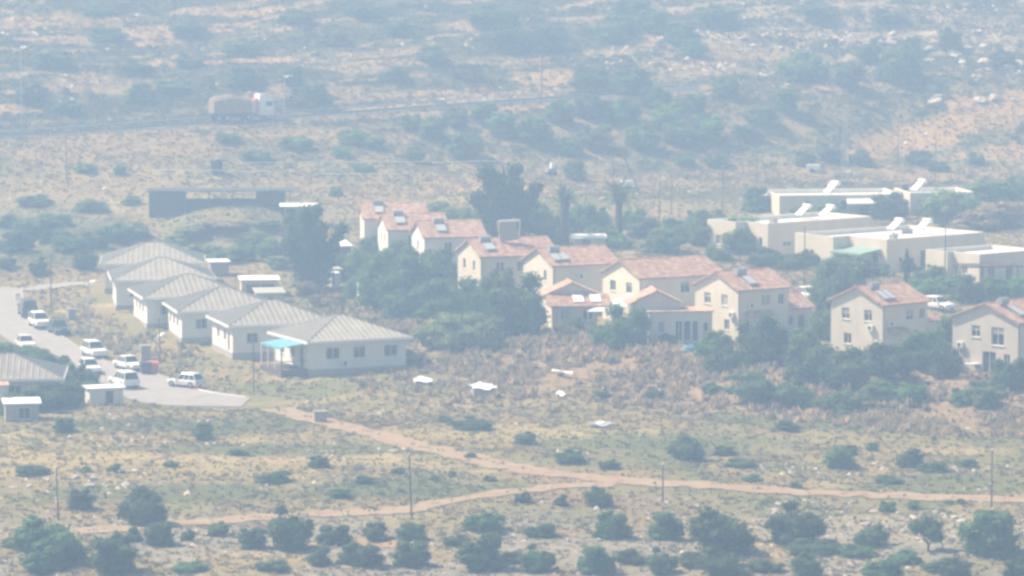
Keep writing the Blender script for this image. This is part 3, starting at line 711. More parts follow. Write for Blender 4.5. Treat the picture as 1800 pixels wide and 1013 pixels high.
F0 = flat_house('flat-roofed house at the back right, partly behind a grey-green tree', 1600, 339, 9, [(0, 0), (9, 0), (9, 9), (0, 9)], 3.2,
    {0: [fw(3), fw(6)]})
F4 = flat_house('flat-roofed house at right edge with a dark pergola before it', 1722, 447, 38, Lsh(10, 8.2, 0.9, 4.5), 3.5,
    {0: [fw(2, 1.2, .1, 2.2), fw(5, 1.2, .1, 2.2)], 5: [fw(2)]})
# green awning of the large flat-roofed house
mb = MB(); mb.quad((-3.2, 1.0, 2.35), (-.02, 1.0, 2.75), (-.02, 6.6, 2.75), (-3.2, 6.6, 2.35)); mb.quad((-3.2, 1.0, 2.3), (-.02, 1.0, 2.7), (-.02, 6.6, 2.7), (-3.2, 6.6, 2.3)); mb.quad((-3.2, 1, 2.1), (-3.2, 6.6, 2.1), (-3.2, 6.6, 2.35), (-3.2, 1, 2.35))
tag(mb.build('awning', 'teal', F3[0]), 'faded green awning')
for y in (1.2, 6.4): MB().tube((-3.1, y, -1.2), (-3.1, y, 2.3), .06, seg=6).build('awning_post', 'dark_metal', F3[0])
# pergola
p = at(1694, 470, 2.5); root = thing('pergola', 'dark timber pergola before the flat-roofed house at right edge', 'pergola', (p.x, p.y, p.z - 2.5), R(12))
for x in (0, 3.2, 6.6):
    for y in (0, 2.8): MB().box(x, x + .15, y, y + .15, -1.0, 2.4).build('post', 'wood', root)
for y in (0, 2.8): MB().box(-.4, 7.6, y, y + .14, 2.4, 2.58).build('beam', 'wood', root)
for k in range(14): MB().box(-.2 + k * .56, -.1 + k * .56, -.4, 3.3, 2.582, 2.68).build('slat', 'wood', root)
# white awning of the farthest flat house
mb = MB(); mb.quad((9.0, -2.2, 2.0), (13.2, -2.2, 2.0), (12.8, -.02, 2.5), (9.4, -.02, 2.5)); mb.quad((9.0, -2.2, 1.8), (13.2, -2.2, 1.8), (13.2, -2.2, 2.0), (9.0, -2.2, 2.0)); mb.quad((9.0, -2.2, 1.95), (13.2, -2.2, 1.95), (12.8, -.02, 2.45), (9.4, -.02, 2.45))
tag(mb.build('canopy', 'white_sheet', F1[0]), 'white slanted canopy')
for x in (9.2, 13.0): MB().tube((x, -2.1, -1), (x, -2.1, 1.8), .05, seg=6).build('canopy_post', 'metal', F1[0])
# rooftop heaters, tilted towards the left-front, sun glare painted as plain white on the glass
def roof_heater(label, H, u, v, h, par=.55, ang=-48, pl=1.6):
    p = wpt(H[1], H[2], u, v, h - par)
    return heater(label, (p[0], p[1], p[2] + .37), R(ang), 33, 2, .56, pl, group='solar water heaters on the flat roofs', glass='white_sheet')
roof_heater('left of two tilted white heaters on the large flat roof', F3, 10.0, 10.0, 4.0)
roof_heater('right of two tilted white heaters on the large flat roof', F3, 12.3, 7.4, 4.0)
roof_heater('left of two tilted white heaters on the flat roof beside it', F2, 11.5, 7.2, 4.0)
roof_heater('right of two tilted white heaters on the flat roof beside it', F2, 13.2, 4.6, 4.0)
roof_heater('tilted white heater with mast on the farthest flat roof', F1, 7.6, 4.5, 3.0, pl=1.9)
roof_heater('tilted white heater next to a black cistern, back right roof', F0, 1.6, 4.5, 3.2, pl=1.8)
def cistern(label, loc, r=.55, h=1.2, base=True, s=1.0):
    root = thing('water_tank', label, 'water tank', loc, 0)
    n = 16; rings = []
    for z, rr in ((0, r * .96), (.06, r), (h * .3, r), (h * .33, r * .96), (h * .36, r), (h * .7, r), (h * .73, r * .96), (h * .76, r), (h * .9, r), (h, r * .6), (h * 1.04, r * .25)):
        rings.append([(rr * math.cos(2 * math.pi * i / n), rr * math.sin(2 * math.pi * i / n), z) for i in range(n)])
    MB().loft(rings).build('tank', 'black_plastic', root)
    MB().tube((0, 0, h * 1.04), (0, 0, h * 1.1), r * .26, seg=12).build('lid', 'tank_white' if base else 'black_plastic', root)
    return root
q = wpt(F0[1], F0[2], .9, 6, 2.66); cistern('black plastic cistern on the back right flat roof', q, .5, 1.3)
# small rooftop boxes on the large flat roofs
for (H, u, v, lab, w) in ((F3, 5.0, 4.0, 'low grey vent box on the large flat roof near its front corner', 1.0), (F3, 11.6, 8.6, 'grey machine box between the two heaters on the large flat roof', 1.4), (F2, 5.0, 4.4, 'low grey vent box on the left flat roof', .9)):
    r_ = thing('roof_unit', lab, 'roof unit', wpt(H[1], H[2], u, v, 3.45), H[2] + .3)
    MB().box(0, w, 0, .8, 0, .55).build('casing', 'concrete', r_, bevel=.05); MB().tube((w / 2, .4, .55), (w / 2, .4, .75), .2, seg=10).build('cowl', 'metal', r_)
# coaxial dish-like aerial mast on the farthest flat roof
q = wpt(F1[1], F1[2], 8.8, 6.5, 2.46); r_ = thing('satellite_dish', 'white satellite dish on the farthest flat roof beside the heater', 'satellite dish', q, R(-140))
MB().tube((0, 0, 0), (0, 0, 1.5), .05, seg=6).build('mast', 'metal', r_)
rings = [[(.55 * math.sin(a) * math.cos(b), .55 * math.sin(a) * math.sin(b), .25 * (1 - math.cos(a))) for b in np.linspace(0, 2 * math.pi, 14, endpoint=False)] for a in (.02, .5, 1.0, 1.35)]
o = MB().loft(rings, cap=False).build('dish', 'white_sheet', r_, (0, 0, 1.5)); o.rotation_euler = (R(60), 0, 0)

def air_unit(root, x, y, z, face):
    w = (.8, .3) if face == 'front' else (.3, .8)
    o = MB().box(0, w[0], 0, w[1], 0, .6).build('air_conditioner', 'frame', root, (x, y, z))
    if face == 'front': MB().tube((.4, -.012, .3), (.4, -.002, .3), .22, seg=12).build('fan_grille', 'dark_metal', o)
    else: MB().tube((-.012, .4, .3), (-.002, .4, .3), .22, seg=12).build('fan_grille', 'dark_metal', o)
for H, x, y, z, f_ in ((G9, -.31, 6.9, 2.3, 'left'), (G8, .7, -.31, 3.1, 'front'), (G8, -.31, 1.2, 2.6, 'left'), (G7, 1.2, -.31, 3.4, 'front'), (G7, -.31, .6, 2.4, 'left'), (G6, 1.0, -.31, 4.0, 'front'), (G5, 3.0, -.31, 3.8, 'front'), (F3, 3.6, -.31, 1.0, 'front'), (F3, 10.5, -.31, 1.6, 'front'), (F2, 7.5, -.31, 1.6, 'front'), (H6, 4.0, .24, .2, 'front'), (H5, 4.0, .24, .2, 'front')):
    air_unit(H[0] if isinstance(H, tuple) else H, x, y, z, f_)
for H, L_ in ((G9, 7.6), (G8, 6.9), (G7, 6.9), (G6, 10.8), (G5, 8.2), (G4, 9.4)):
    MB().tube((.12, -.06, -1.5), (.12, -.06, 5.4), .05, seg=6).build('downpipe', 'shutter', H[0])

# ------------------------------------------------------------------ sheds and outbuildings
def shed(name, label, px, py, th, W, L, h, wall, roof, ops={}, over=.25, slant=.2, cat='shed', base=0.0, rt=.1):
    th = R(th); p = at(px, py, 0.0); root = thing(name, label, cat, (p.x, p.y, p.z - base), th)
    clear_rect((p.x, p.y), th, 0, L, 0, W, -.6)
    shell(root, 'wall', wall, W, L, h, ops, -1.0)
    mb = MB(); a = [(-over, -over, h + .01), (L + over, -over, h + .01), (L + over, W + over, h + slant + .01), (-over, W + over, h + slant + .01)]
    mb.poly(a); b = [(q[0], q[1], q[2] + rt) for q in a]; mb.poly(b)
    for i in range(4): j = (i + 1) % 4; mb.quad(a[i], a[j], b[j], b[i])
    mb.build('roof', roof, root)
    if slant > .05: MB().poly([(0, 0, h), (0, W, h + slant), (0, W, h)]).poly([(L, 0, h), (L, W, h), (L, W, h + slant)]).build('gusset', wall, root)
    return root, (p.x, p.y, p.z), th
shed('utility_shed', 'small white flat-roofed shed at the near end of the road', 158, 711, 18, 2.4, 3.4, 1.5, 'stucco_white', 'fascia', {'front': [(1.6, 2.4, 0, 1.25, 0, 1)], 'left': []}, slant=.02)
shed('stone_outbuilding', 'low grey outbuilding with pale slab roof at the left edge', 10, 742, 10, 3.0, 3.2, 1.7, 'concrete', 'fascia', {'front': [(1.2, 2.4, .2, 1.4)]}, slant=.15)
shed('gate_house', 'narrow white hut cut off by the left edge below the bushes', -22, 722, 10, 1.8, 1.9, 2.4, 'stucco_white', 'roof_red', {}, slant=.1)
shed('garden_shed', 'small shed with bright white sheet roof under the tall dark tree', 582, 462, 20, 2.8, 2.6, 2.0, 'wood', 'white_sheet', {'front': [(.6, 1.6, 0, 1.7, 0, 1)]}, slant=.5)
shed('block_hut', 'low sand-coloured hut with a dark opening right of the tall tree', 560, 498, 14, 2.2, 2.8, 1.6, 'stucco_tan', 'concrete', {'front': [(1.0, 2.2, .4, 1.3)]}, slant=.05)
shed('white_cabinet', 'white narrow cabinet standing in the scrub before the tree mass', 630, 530, 10, .9, 1.1, 2.0, 'stucco_white', 'fascia', {}, slant=.05, over=.08, cat='cabinet')
shed('white_hut', 'small white upright hut beside the low sand-coloured hut', 583, 505, 12, 1.1, .9, 1.6, 'stucco_white', 'fascia', {}, slant=.1, over=.1, cat='hut')
shed('carport', 'bright white flat roof between the two nearest grey bungalows', 425, 520, 8, 3.4, 4.4, 1.8, 'stucco_tan', 'white_sheet', {'front': [(.5, 4.0, 0, 1.4)]}, slant=.15, over=.25, cat='carport')
shed('small_annex', 'low hut with pale ribbed roof just right of the bright white roof', 452, 533, 12, 2.2, 3.2, 1.1, 'stucco_tan', 'rib', {}, slant=.4, cat='hut')
shed('storage_hut', 'small dark hut with white roof edge behind the second bungalow', 371, 486, 12, 2.6, 2.2, 1.7, 'shutter', 'fascia', {}, slant=.1, cat='hut')
shed('lean_roof', 'small pale-roofed shelter left of the tall tree by the dark shed', 495, 380, 4, 2.5, 4.6, 1.2, 'dark_wall', 'white_sheet', {'front': [(.4, 4.2, 0, 1.0)]}, slant=.2, cat='shelter')
shed('white_shack', 'low pale shack with white roof behind the red roofs near the palm', 1010, 437, 6, 2.4, 4.0, 1.2, 'stucco_tan', 'white_sheet', {'front': [(1, 2, 0, 1.1, 0, 1)]}, slant=.3, cat='shack')
# long dark open shed
p = at(262, 383); root = thing('long_open_shed', 'long dark open shed with thin flat roof behind the bushy mound', 'shed', (p.x, p.y, p.z), R(2))
sc = ppm(p); Ls = (500 - 262) / sc; hs = 3.6
MB().box(0, Ls * .26, 0, 4.5, -1, hs - .15).build('end_room', 'dark_wall', root)
MB().box(Ls * .79, Ls, .3, 4.5, -1, hs - .15).build('end_room', 'dark_wall', root)
MB().box(Ls * .26, Ls * .79, 1.4, 1.6, -1, hs - 1.1).build('half_wall', 'dark_wall', root)
for k in (.26, .44, .62, .79, 1.04): MB().box(Ls * k - .08, Ls * k + .08, .8, .96, -1, hs).build('post', 'wood', root)
MB().box(-.3, Ls * 1.07, -.4, 5.2, hs, hs + .12).build('roof', 'dark_metal', root)
clear_rect((p.x, p.y), R(2), 0, Ls, 0, 4, -.5)
q = at(381, 305); cistern('black water tank with white lid standing on the slope behind the dark shed', (q.x, q.y, q.z), .85, 2.0)

# rails and pipes
def rail_fence(name, label, pts, h, r=.04, step=3.2, material='metal', cat='fence', rails=1, seg=5):
    P = [at(*q) for q in pts]; root = thing(name, label, cat, P[0], 0)
    o = P[0]; line = []
    for a, b in zip(P[:-1], P[1:]):
        n = max(1, int((b - a).length / step))
        for i in range(n): c = a.lerp(b, i / n); line.append(Vector((c.x, c.y, ground(c.x, c.y))))
    line.append(P[-1])
    for c in line: MB().tube((0, 0, -.3), (0, 0, h), r * 1.1, seg=5).build('post', 'wood' if material != 'metal' else 'metal', root, c - o)
    for k in range(rails):
        hh = h - .02 - .35 * k
        for a, b in zip(line[:-1], line[1:]): MB().tube((0, 0, 0), b - a, r, seg=seg).build('rail', material, root, a - o + Vector((0, 0, hh)))
    return root
rail_fence('pipe_rail', 'pale rail on short posts left of the black water tank', [(265, 308), (330, 309), (420, 310), (500, 311)], .7, .08, 2.6, 'fascia')
rail_fence('pipe_rail', 'long thin pale rail along the slope right of the black tank', [(410, 296), (560, 295), (700, 295), (895, 294)], .9, .08, 4.0, 'fascia')
rail_fence('pipe_rail', 'lower short rail on the slope above the far red roofs', [(560, 313), (640, 313), (720, 312)], .6, .07, 3.0, 'fascia')
def guard_rail(label, off, x0, x1):
    xs = np.arange(x0, x1, 4.0); root = None; prev = None
    for x in xs:
        a, b = hw_pt(x, off); v = Vector((a, b, ground(a, b)))
        if root is None: root = thing('guard_rail', label, 'guard rail', v, 0, 'guard rails of the highway'); o = v
        MB().box(-.06, .06, -.06, .06, -.3, .75).build('post', 'metal', root, v - o)
        if prev is not None:
            d = v - prev; s = MB(); n_ = Vector((-d.y, d.x, 0)).normalized() * .04
            for z0, z1 in ((.45, .56), (.62, .73)):
                pr = [n_ + Vector((0, 0, z0)), -n_ + Vector((0, 0, z0)), -n_ + Vector((0, 0, z1)), n_ + Vector((0, 0, z1))]
                s.loft([[q for q in pr], [q + d for q in pr]])
            s.build('beam', 'metal' if off > 0 else 'dark_metal', root, prev - o)
        prev = v
guard_rail('steel guard rail along the near side of the highway', -4.2, -100, 26)
guard_rail('steel guard rail along the far side of the highway', 4.2, -100, 30)

# ------------------------------------------------------------------ kerb, bins, boxes
def kerbline(edge, i0, i1, label, material, cols=None, name='kerb'):
    pts = [Vector((edge[i][0], edge[i][1], ground(*edge[i]))) for i in range(i0, i1)]
    acc = [pts[0]]
    for q in pts[1:]:
        if (q - acc[-1]).length > .95: acc.append(q)
    root = link(name, None); root.location = acc[0]; root['kind'] = 'structure'
    for k, (a, b) in enumerate(zip(acc[:-1], acc[1:])):
        d = b - a; L = d.length
        o = MB().box(0, L - .03, -.1, .1, -.1, .17).build('kerb_stone', cols[k // 2 % len(cols)] if cols else material, root, a - acc[0])
        o.rotation_euler = (0, -math.asin(max(-1, min(1, d.z / L))), math.atan2(d.y, d.x))
kerbline(eR, 0, 96, None, 'concrete')
kerbline(eR, 96, 120, None, 'kerb_white', ['kerb_white', 'kerb_white', 'kerb_red', 'kerb_white'])
def wheelie(label, px, py, material, rz):
    p = at(px, py); r_ = thing('waste_bin', label, 'bin', p, R(rz), 'waste bins by the road')
    MB().loft([[(-.45, -.4, .12), (.45, -.4, .12), (.45, .4, .12), (-.45, .4, .12)], [(-.58, -.5, 1.15), (.58, -.5, 1.15), (.58, .5, 1.15), (-.58, .5, 1.15)]]).build('body', material, r_, bevel=.04)
    MB().loft([[(-.62, -.54, 1.16), (.62, -.54, 1.16), (.62, .54, 1.16), (-.62, .54, 1.16)], [(-.6, -.3, 1.34), (.6, -.3, 1.34), (.6, .5, 1.34), (-.6, .5, 1.34)]]).build('lid', material, r_)
    for x in (-.4, .4): MB().tube((x - .05, .3, .12), (x + .05, .3, .12), .12, seg=10).build('wheel', 'tyre', r_)
wheelie('dark grey waste bin beside the orange one at the road edge', 256, 658, 'bin_dark', 20)
wheelie('orange waste bin at the road edge', 269, 657, 'orange', 10)
def cabinet(label, px, py, w, h, rz):
    p = at(px, py); r_ = thing('utility_cabinet', label, 'cabinet', p, R(rz), 'concrete utility cabinets')
    MB().box(-w / 2, w / 2, -.35, .35, -.3, h).build('body', 'concrete', r_, bevel=.03)
    MB().box(-w / 2 - .07, w / 2 + .07, -.42, .42, h + .003, h + .1).build('cap', 'concrete', r_)
    MB().box(-w / 2 + .08, w / 2 - .08, -.38, -.353, .1, h - .12).build('door', 'shutter', r_)
cabinet('concrete cabinet behind the two waste bins', 256, 636, 1.1, 1.7, 15)
cabinet('grey cabinet on the grassy slope left of the bungalows', 126, 562, .9, 1.2, 15)
cabinet('concrete block standing alone beside the start of the dirt track', 563, 742, 1.2, 1.0, 10)
# low sign at the road bend
p = at(32, 541); r_ = thing('road_sign', 'small white and red sign at the road bend', 'sign', p, R(-10))
MB().tube((0, 0, -.2), (0, 0, 1.6), .04, seg=6).build('post', 'metal', r_)
MB().box(-.3, .3, -.07, -.042, .9, 1.5).build('panel', 'kerb_white', r_); MB().box(-.3, .3, -.06, -.045, 1.503, 1.65).build('band', 'kerb_red', r_)

# ------------------------------------------------------------------ vehicles
def car(label, px, py, heading, paint, kind='hatch', scale=1.0):
    p = at(px, py); root = thing('parked_car', label, 'car', (p.x, p.y, p.z + .09), R(heading), 'cars parked along the village road')
    spec = {'hatch': (4.0, 1.72, 1.48), 'sedan': (4.5, 1.76, 1.45), 'suv': (4.5, 1.85, 1.72), 'van': (4.9, 1.9, 2.0)}[kind]
    L, Wd, H = [v * scale for v in spec]; hl = L / 2; hw = Wd / 2; belt = H * .57; sill = .22
    # lower body: rings along x (front = +x); the section has rounded shoulders
    prof = {'hatch': [(-1, .45, .80), (-.97, .3, .98), (-.8, .22, 1), (.35, .22, 1), (.75, .22, .9), (.95, .26, .82), (1, .34, .62)],
            'sedan': [(-1, .42, .78), (-.97, .28, .93), (-.7, .22, .98), (.35, .22, 1), (.75, .22, .88), (.95, .26, .8), (1, .34, .6)],
            'suv': [(-1, .45, .9), (-.98, .34, 1.0), (-.8, .28, 1.02), (.4, .28, 1), (.8, .28, .93), (.96, .3, .86), (1, .4, .66)],
            'van': [(-1, .4, 1.0), (-.99, .3, 1.04), (-.8, .26, 1.05), (.5, .26, 1), (.84, .26, .82), (.97, .3, .72), (1, .38, .55)]}[kind]
    rings = []
    for fx, zb, ft in prof:
        x = fx * hl; zt = belt * ft; e = .90 if abs(fx) > .99 else (.97 if abs(fx) > .9 else 1.0); w = hw * e
        rings.append([(x, -w * .9, zb), (x, w * .9, zb), (x, w, zb + .14), (x, w, zt - .16), (x, w * .93, zt - .03), (x, w * .75, zt), (x, -w * .75, zt), (x, -w * .93, zt - .03), (x, -w, zt - .16), (x, -w, zb + .14)])
    MB().loft(rings).build('body', paint, root, smooth_=False, bevel=0)
    # cabin
    cb = {'hatch': (-.94, .38, -.72, .05), 'sedan': (-.66, .38, -.38, .08), 'suv': (-.96, .42, -.82, .12), 'van': (-.97, .66, -.93, .34)}[kind]
    xb0, xb1, xt0, xt1 = [v * hl for v in cb]; zb, zt = belt * .96, H; wb, wt = hw * .93, hw * .74
    B = [(xb0, -wb, zb), (xb1, -wb, zb), (xb1, wb, zb), (xb0, wb, zb)]; Tt = [(xt0, -wt, zt - .06), (xt1, -wt, zt - .06), (xt1, wt, zt - .06), (xt0, wt, zt - .06)]
    MB().loft([B, Tt]).build('cabin', paint, root)
    MB().loft([Tt, [(xt0 + .08, -wt * .9, zt), (xt1 - .1, -wt * .9, zt), (xt1 - .1, wt * .9, zt), (xt0 + .08, wt * .9, zt)]]).build('roof', paint, root)
    def pane(name, a, b, c, d, ins=.08, off=.012, mt='glass'):
        a, b, c, d = map(Vector, (a, b, c, d)); n = (b - a).cross(d - a).normalized() * off; m0 = (a + b + c + d) / 4
        q = [v + (m0 - v) * ins + n for v in (a, b, c, d)]
        mb = MB(); mb.quad(*q); r = [v - n * 1.6 for v in q]
        for i in range(4): mb.quad(q[i], q[(i + 1) % 4], r[(i + 1) % 4], r[i])
        return mb.build(name, mt, root)
    pane('windscreen', B[1], B[2], Tt[2], Tt[1]); pane('rear_window', B[3], B[0], Tt[0], Tt[3], .14)
    for s, (b0, b1, t1, t0) in ((1, (B[0], B[1], Tt[1], Tt[0])), (-1, (B[2], B[3], Tt[3], Tt[2]))):
        lerp = lambda u, v, k: tuple(Vector(u).lerp(Vector(v), k))
        for k0, k1 in ((.03, .36), (.38, .66), (.68, .97)): pane('side_window', lerp(b0, b1, k0), lerp(b0, b1, k1), lerp(t0, t1, k1), lerp(t0, t1, k0), .1)
    rw = .33 * scale
    for x in (-.62 * hl, .64 * hl):
        for s in (-1, 1):
            y = s * (hw - .1)
            w = MB().tube((0, -.11, 0), (0, .11, 0), rw, seg=16).build('wheel', 'tyre', root, (x, y, rw - .01)); MB().tube((0, s * .1, 0), (0, s * .125, 0), rw * .6, seg=12).build('rim', 'metal', w)
    for s in (-1, 1):
        MB().box(-.05, .05, -.2, .2, -.08, .08).build('headlight', 'clear_lamp', root, (hl * .97, s * hw * .66, belt * .66))
        MB().box(-.05, .05, -.1, .1, -.16, .16).build('tail_light', 'red_lamp', root, (-hl * .975, s * hw * .8, belt * .74))
        MB().box(-.08, .08, -.1, .1, -.07, .07).build('mirror', paint, root, (xb1 - .12, s * (hw + .06), belt * 1.02))
    MB().box(-.03, .03, -.3, .3, -.08, .08).build('number_plate', 'orange' if False else 'kerb_white', root, (-hl * 1.0, 0, belt * .55))
    MB().box(-.04, .06, -hw * .86, hw * .86, -.09, .1).build('bumper', paint, root, (hl * .98, 0, .42)); MB().box(-.06, .04, -hw * .86, hw * .86, -.09, .1).build('bumper', paint, root, (-hl * .985, 0, .42))
    return root
car('dark boxy van parked at the road bend, farthest of the vehicles', 49, 556, 104, 'paint_dark', 'van')
car('white off-roader parked just before the dark van', 70, 576, -70, 'paint_white', 'suv')
car('dark green hatchback parked behind the white off-roader by the kerb', 103, 587, -66, 'paint_green', 'hatch')
car('white car on the left lane half hidden by the hedge', 45, 613, -74, 'paint_white', 'sedan')
car('white off-roader below the lamp pole on the right road edge', 166, 628, -66, 'paint_white', 'suv')
car('white car peeking over the bush beside the road', 158, 656, -70, 'paint_white', 'hatch')
car('white saloon parked left of the waste bins', 227, 650, -56, 'paint_white', 'sedan')
car('white off-roader seen from behind in front of the saloon', 218, 681, 118, 'paint_white', 'suv')
car('white estate car parked alone near the painted kerb end', 327, 681, 146, 'paint_white', 'hatch')
c_ = car('white car parked between the red wing roof and the bushy tree', 1420, 527, -60, 'paint_white', 'sedan'); c_['group'] = 'cars among the houses'
c_ = car('white car roof glimpsed behind the red roof wing at the right', 1650, 545, -50, 'paint_white', 'hatch'); c_['group'] = 'cars among the houses'

# truck on the highway
tx = -37.5; a, b = hw_pt(tx, -1.7); a2, b2 = hw_pt(tx + 1, -1.7); thd = math.atan2(b2 - b, 1)
root = thing('flatbed_truck', 'white-cabbed lorry with reddish load driving along the highway', 'truck', (a, b, ground(a, b) + .1), thd)
# cab, front towards +x
rings = []
for z, x0, x1, w in ((.75, -1.15, 1.2, 1.2), (1.3, -1.15, 1.25, 1.25), (2.2, -1.15, 1.22, 1.25), (3.1, -1.15, .95, 1.2), (3.25, -1.1, .8, 1.15), (3.85, -1.0, -.1, 1.0), (3.95, -.9, -.35, .9)):
    rings.append([(x0, -w, z), (x1, -w, z), (x1, w, z), (x0, w, z)])
MB().loft(rings).build('cab', 'paint_white', root)
MB().box(0, .03, -1.05, 1.05, 0, .85).build('windscreen', 'glass', root, (1.225, 0, 2.15)).rotation_euler = (0, R(-16), 0)
for s in (-1, 1): MB().box(-.1, .95, s * 1.235 - .02, s * 1.235 + .02, 2.15, 2.85).build('side_window', 'glass', root)
MB().loft([[(.9, -1.15, 3.12), (1.75, -1.15, 2.98), (1.75, 1.15, 2.98), (.9, 1.15, 3.12)], [(.9, -1.15, 3.2), (1.75, -1.15, 3.05), (1.75, 1.15, 3.05), (.9, 1.15, 3.2)]]).build('sun_visor', 'paint_white', root)
MB().box(-1.75, -1.3, -1.1, 1.1, 1.0, 3.3).build('rear_stack', 'orange', root)
MB().box(-2.0, -1.76, -1.0, -.3, 1.1, 3.0).build('rear_stack', 'paint_white', root)
MB().box(-8.6, 1.0, -.5, .5, .6, .95).build('chassis', 'dark_metal', root)
MB().box(-8.8, -2.1, -1.25, 1.25, .98, 1.25).build('flatbed', 'dark_metal', root)
lr = random.Random(3); rings = []
for x in np.linspace(-8.5, -2.4, 8):
    h = 3.5 + .4 * math.sin((x + 8.5) / 6.1 * 3) + lr.uniform(-.15, .15)
    rings.append([(x, -1.15, 1.26), (x, 1.15, 1.26), (x, 1.15, h - .5), (x, .6, h), (x, -.6, h), (x, -1.15, h - .5)])
MB().loft(rings).build('load', 'load', root)
for x in (.3, -2.9, -6.4, -7.7):
    for s in (-1, 1):
        w = MB().tube((0, -.18, 0), (0, .18, 0), .5, seg=16).build('wheel', 'tyre', root, (x, s * 1.02, .5)); MB().tube((0, s * .17, 0), (0, s * .2, 0), .28, seg=12).build('rim', 'metal', w)
MB().box(1.22, 1.32, -1.22, 1.22, .55, .98).build('bumper', 'dark_metal', root)
for s in (-1, 1): MB().box(1.2, 1.3, s * .9 - .2, s * .9 + .2, 1.0, 1.2).build('headlight', 'clear_lamp', root)
MB().box(-2.35, -2.1, -1.2, -.5, 1.26, 1.8).build('toolbox', 'paint_white', root)

# ------------------------------------------------------------------ poles
def pole(label, px, py_base, py_top, kind='plain', lean=0.0, r=.085):
    p = at(px, py_base); h = (py_base - py_top) / ppm(p)
    root = thing('utility_pole' if kind != 'lamp' else 'street_lamp', label, 'pole' if kind != 'lamp' else 'street lamp', p, 0, 'utility poles')
    MB().tube((0, 0, -.4), (lean * h, 0, h), r, r * .65, seg=8).build('shaft', 'wood' if kind != 'lamp' else 'metal', root)
    if kind == 'cross':
        MB().box(-.9 + lean * h, .9 + lean * h, -.06, .06, h - .5, h - .38).build('crossarm', 'wood', root)
        for x in (-.8, 0, .8): MB().tube((x + lean * h, 0, h - .38), (x + lean * h, 0, h - .2), .05, seg=6).build('insulator', 'frame', root)
    if kind == 'cap':
        MB().tube((lean * h, 0, h), (lean * h, 0, h + .16), .1, .06, seg=6).build('insulator', 'frame', root); MB().box(-.3 + lean * h, .3 + lean * h, -.05, .05, h - .35, h - .27).build('bracket', 'metal', root)
    if kind == 'lamp':
        MB().tube((0, 0, h), (.9, -.3, h + .15), .04, seg=6).build('arm', 'metal', root); MB().box(.75, 1.35, -.45, -.2, h + .1, h + .22).build('lamp_head', 'frame', root)
    return root
pole('lamp pole between the road and the far bungalows', 158, 597, 495, 'lamp')
pole('wooden pole on the road bank behind the waste bins', 281, 640, 560, 'plain')
pole('wooden pole above the dark van at the road bend', 90, 543, 447, 'plain')
pole('wooden pole in the scrub left of the blue-awning bungalow', 446, 690, 585, 'plain')
pole('leaning wooden pole standing in the middle of the foreground field', 724, 912, 797, 'cap', -.04)
pole('wooden pole beside the dirt track fork', 1165, 882, 816, 'cap')
pole('tall wooden pole in the foreground field near the right edge', 1743, 892, 790, 'cap')
pole('wooden pole in the foreground bushes at left', 103, 915, 822, 'cap', -.03)
pole('pole below the highway near the left edge', 117, 322, 240, 'plain')
pole('pale tall lamp post beside the highway at upper left', 38, 225, 85, 'lamp')
pole('pale lamp post on the highway just before the lorry', 500, 205, 135, 'lamp')
pole('lamp post with white head left of the tall pine', 837, 372, 330, 'lamp')
pole('wooden pole right of the palm tree', 1159, 402, 318, 'plain')
pole('wooden pole with pale head above the first flat-roofed house', 1270, 372, 294, 'cap')
pole('wooden pole at the hill foot behind the flat-roofed houses', 1331, 322, 262, 'cross')
pole('tall pole on the hillside above the flat-roofed houses', 1578, 292, 205, 'cap')
pole('pole at the hill foot near the right edge', 1644, 318, 250, 'cross')
pole('pole in front of the large flat-roofed house by its awning', 1414, 512, 398, 'plain')
pole('pole before the flat-roofed house with the pergola', 1661, 498, 392, 'plain')
pole('thin pale pole on the hillside among the olive trees', 952, 175, 75, 'plain', 0, .08)
pole('thin pole at the foot of the hill behind the palm', 1078, 330, 262, 'plain', 0, .09)
pole('thin pole in the clearing right of the palm', 1180, 375, 305, 'plain', .02, .09)
# leaning strut pole
p = at(1128, 345); q = at(1128, 345); h = 68 / ppm(p); root = thing('leaning_pole', 'bare pole leaning to the left in the clearing behind the palm', 'pole', p, 0)
MB().tube((0, 0, -.3), (-30 / ppm(p), 0, h), .1, .07, seg=7).build('shaft', 'wood', root); MB().tube((-.3, 0, -.3), (.2, 0, .25), .16, seg=7).build('footing', 'concrete', root)
# lattice mast
p = at(1485, 322); h = 118 / ppm(p); root = thing('lattice_mast', 'pale slender lattice mast behind the farthest flat-roofed house', 'mast', p, R(20))
w = .55
for sx in (-1, 1):
    for sy in (-1, 1): MB().tube((sx * w, sy * w, -.3), (sx * w * .35, sy * w * .35, h), .05, .035, seg=5).build('leg', 'metal', root)
n = 9
for k in range(n):
    z0, z1 = h * k / n, h * (k + 1) / n; w0, w1 = w * (1 - .65 * k / n), w * (1 - .65 * (k + 1) / n)
    mb = MB()
    for sx, sy, tx_, ty_ in ((-1, -1, 1, -1), (1, -1, 1, 1), (1, 1, -1, 1), (-1, 1, -1, -1)):
        mb.tube((sx * w0, sy * w0, z0), (tx_ * w1, ty_ * w1, z1), .025, seg=4); mb.tube((sx * w1, sy * w1, z1), (tx_ * w1, ty_ * w1, z1), .02, seg=4)
    mb.build('bracing', 'metal', root)

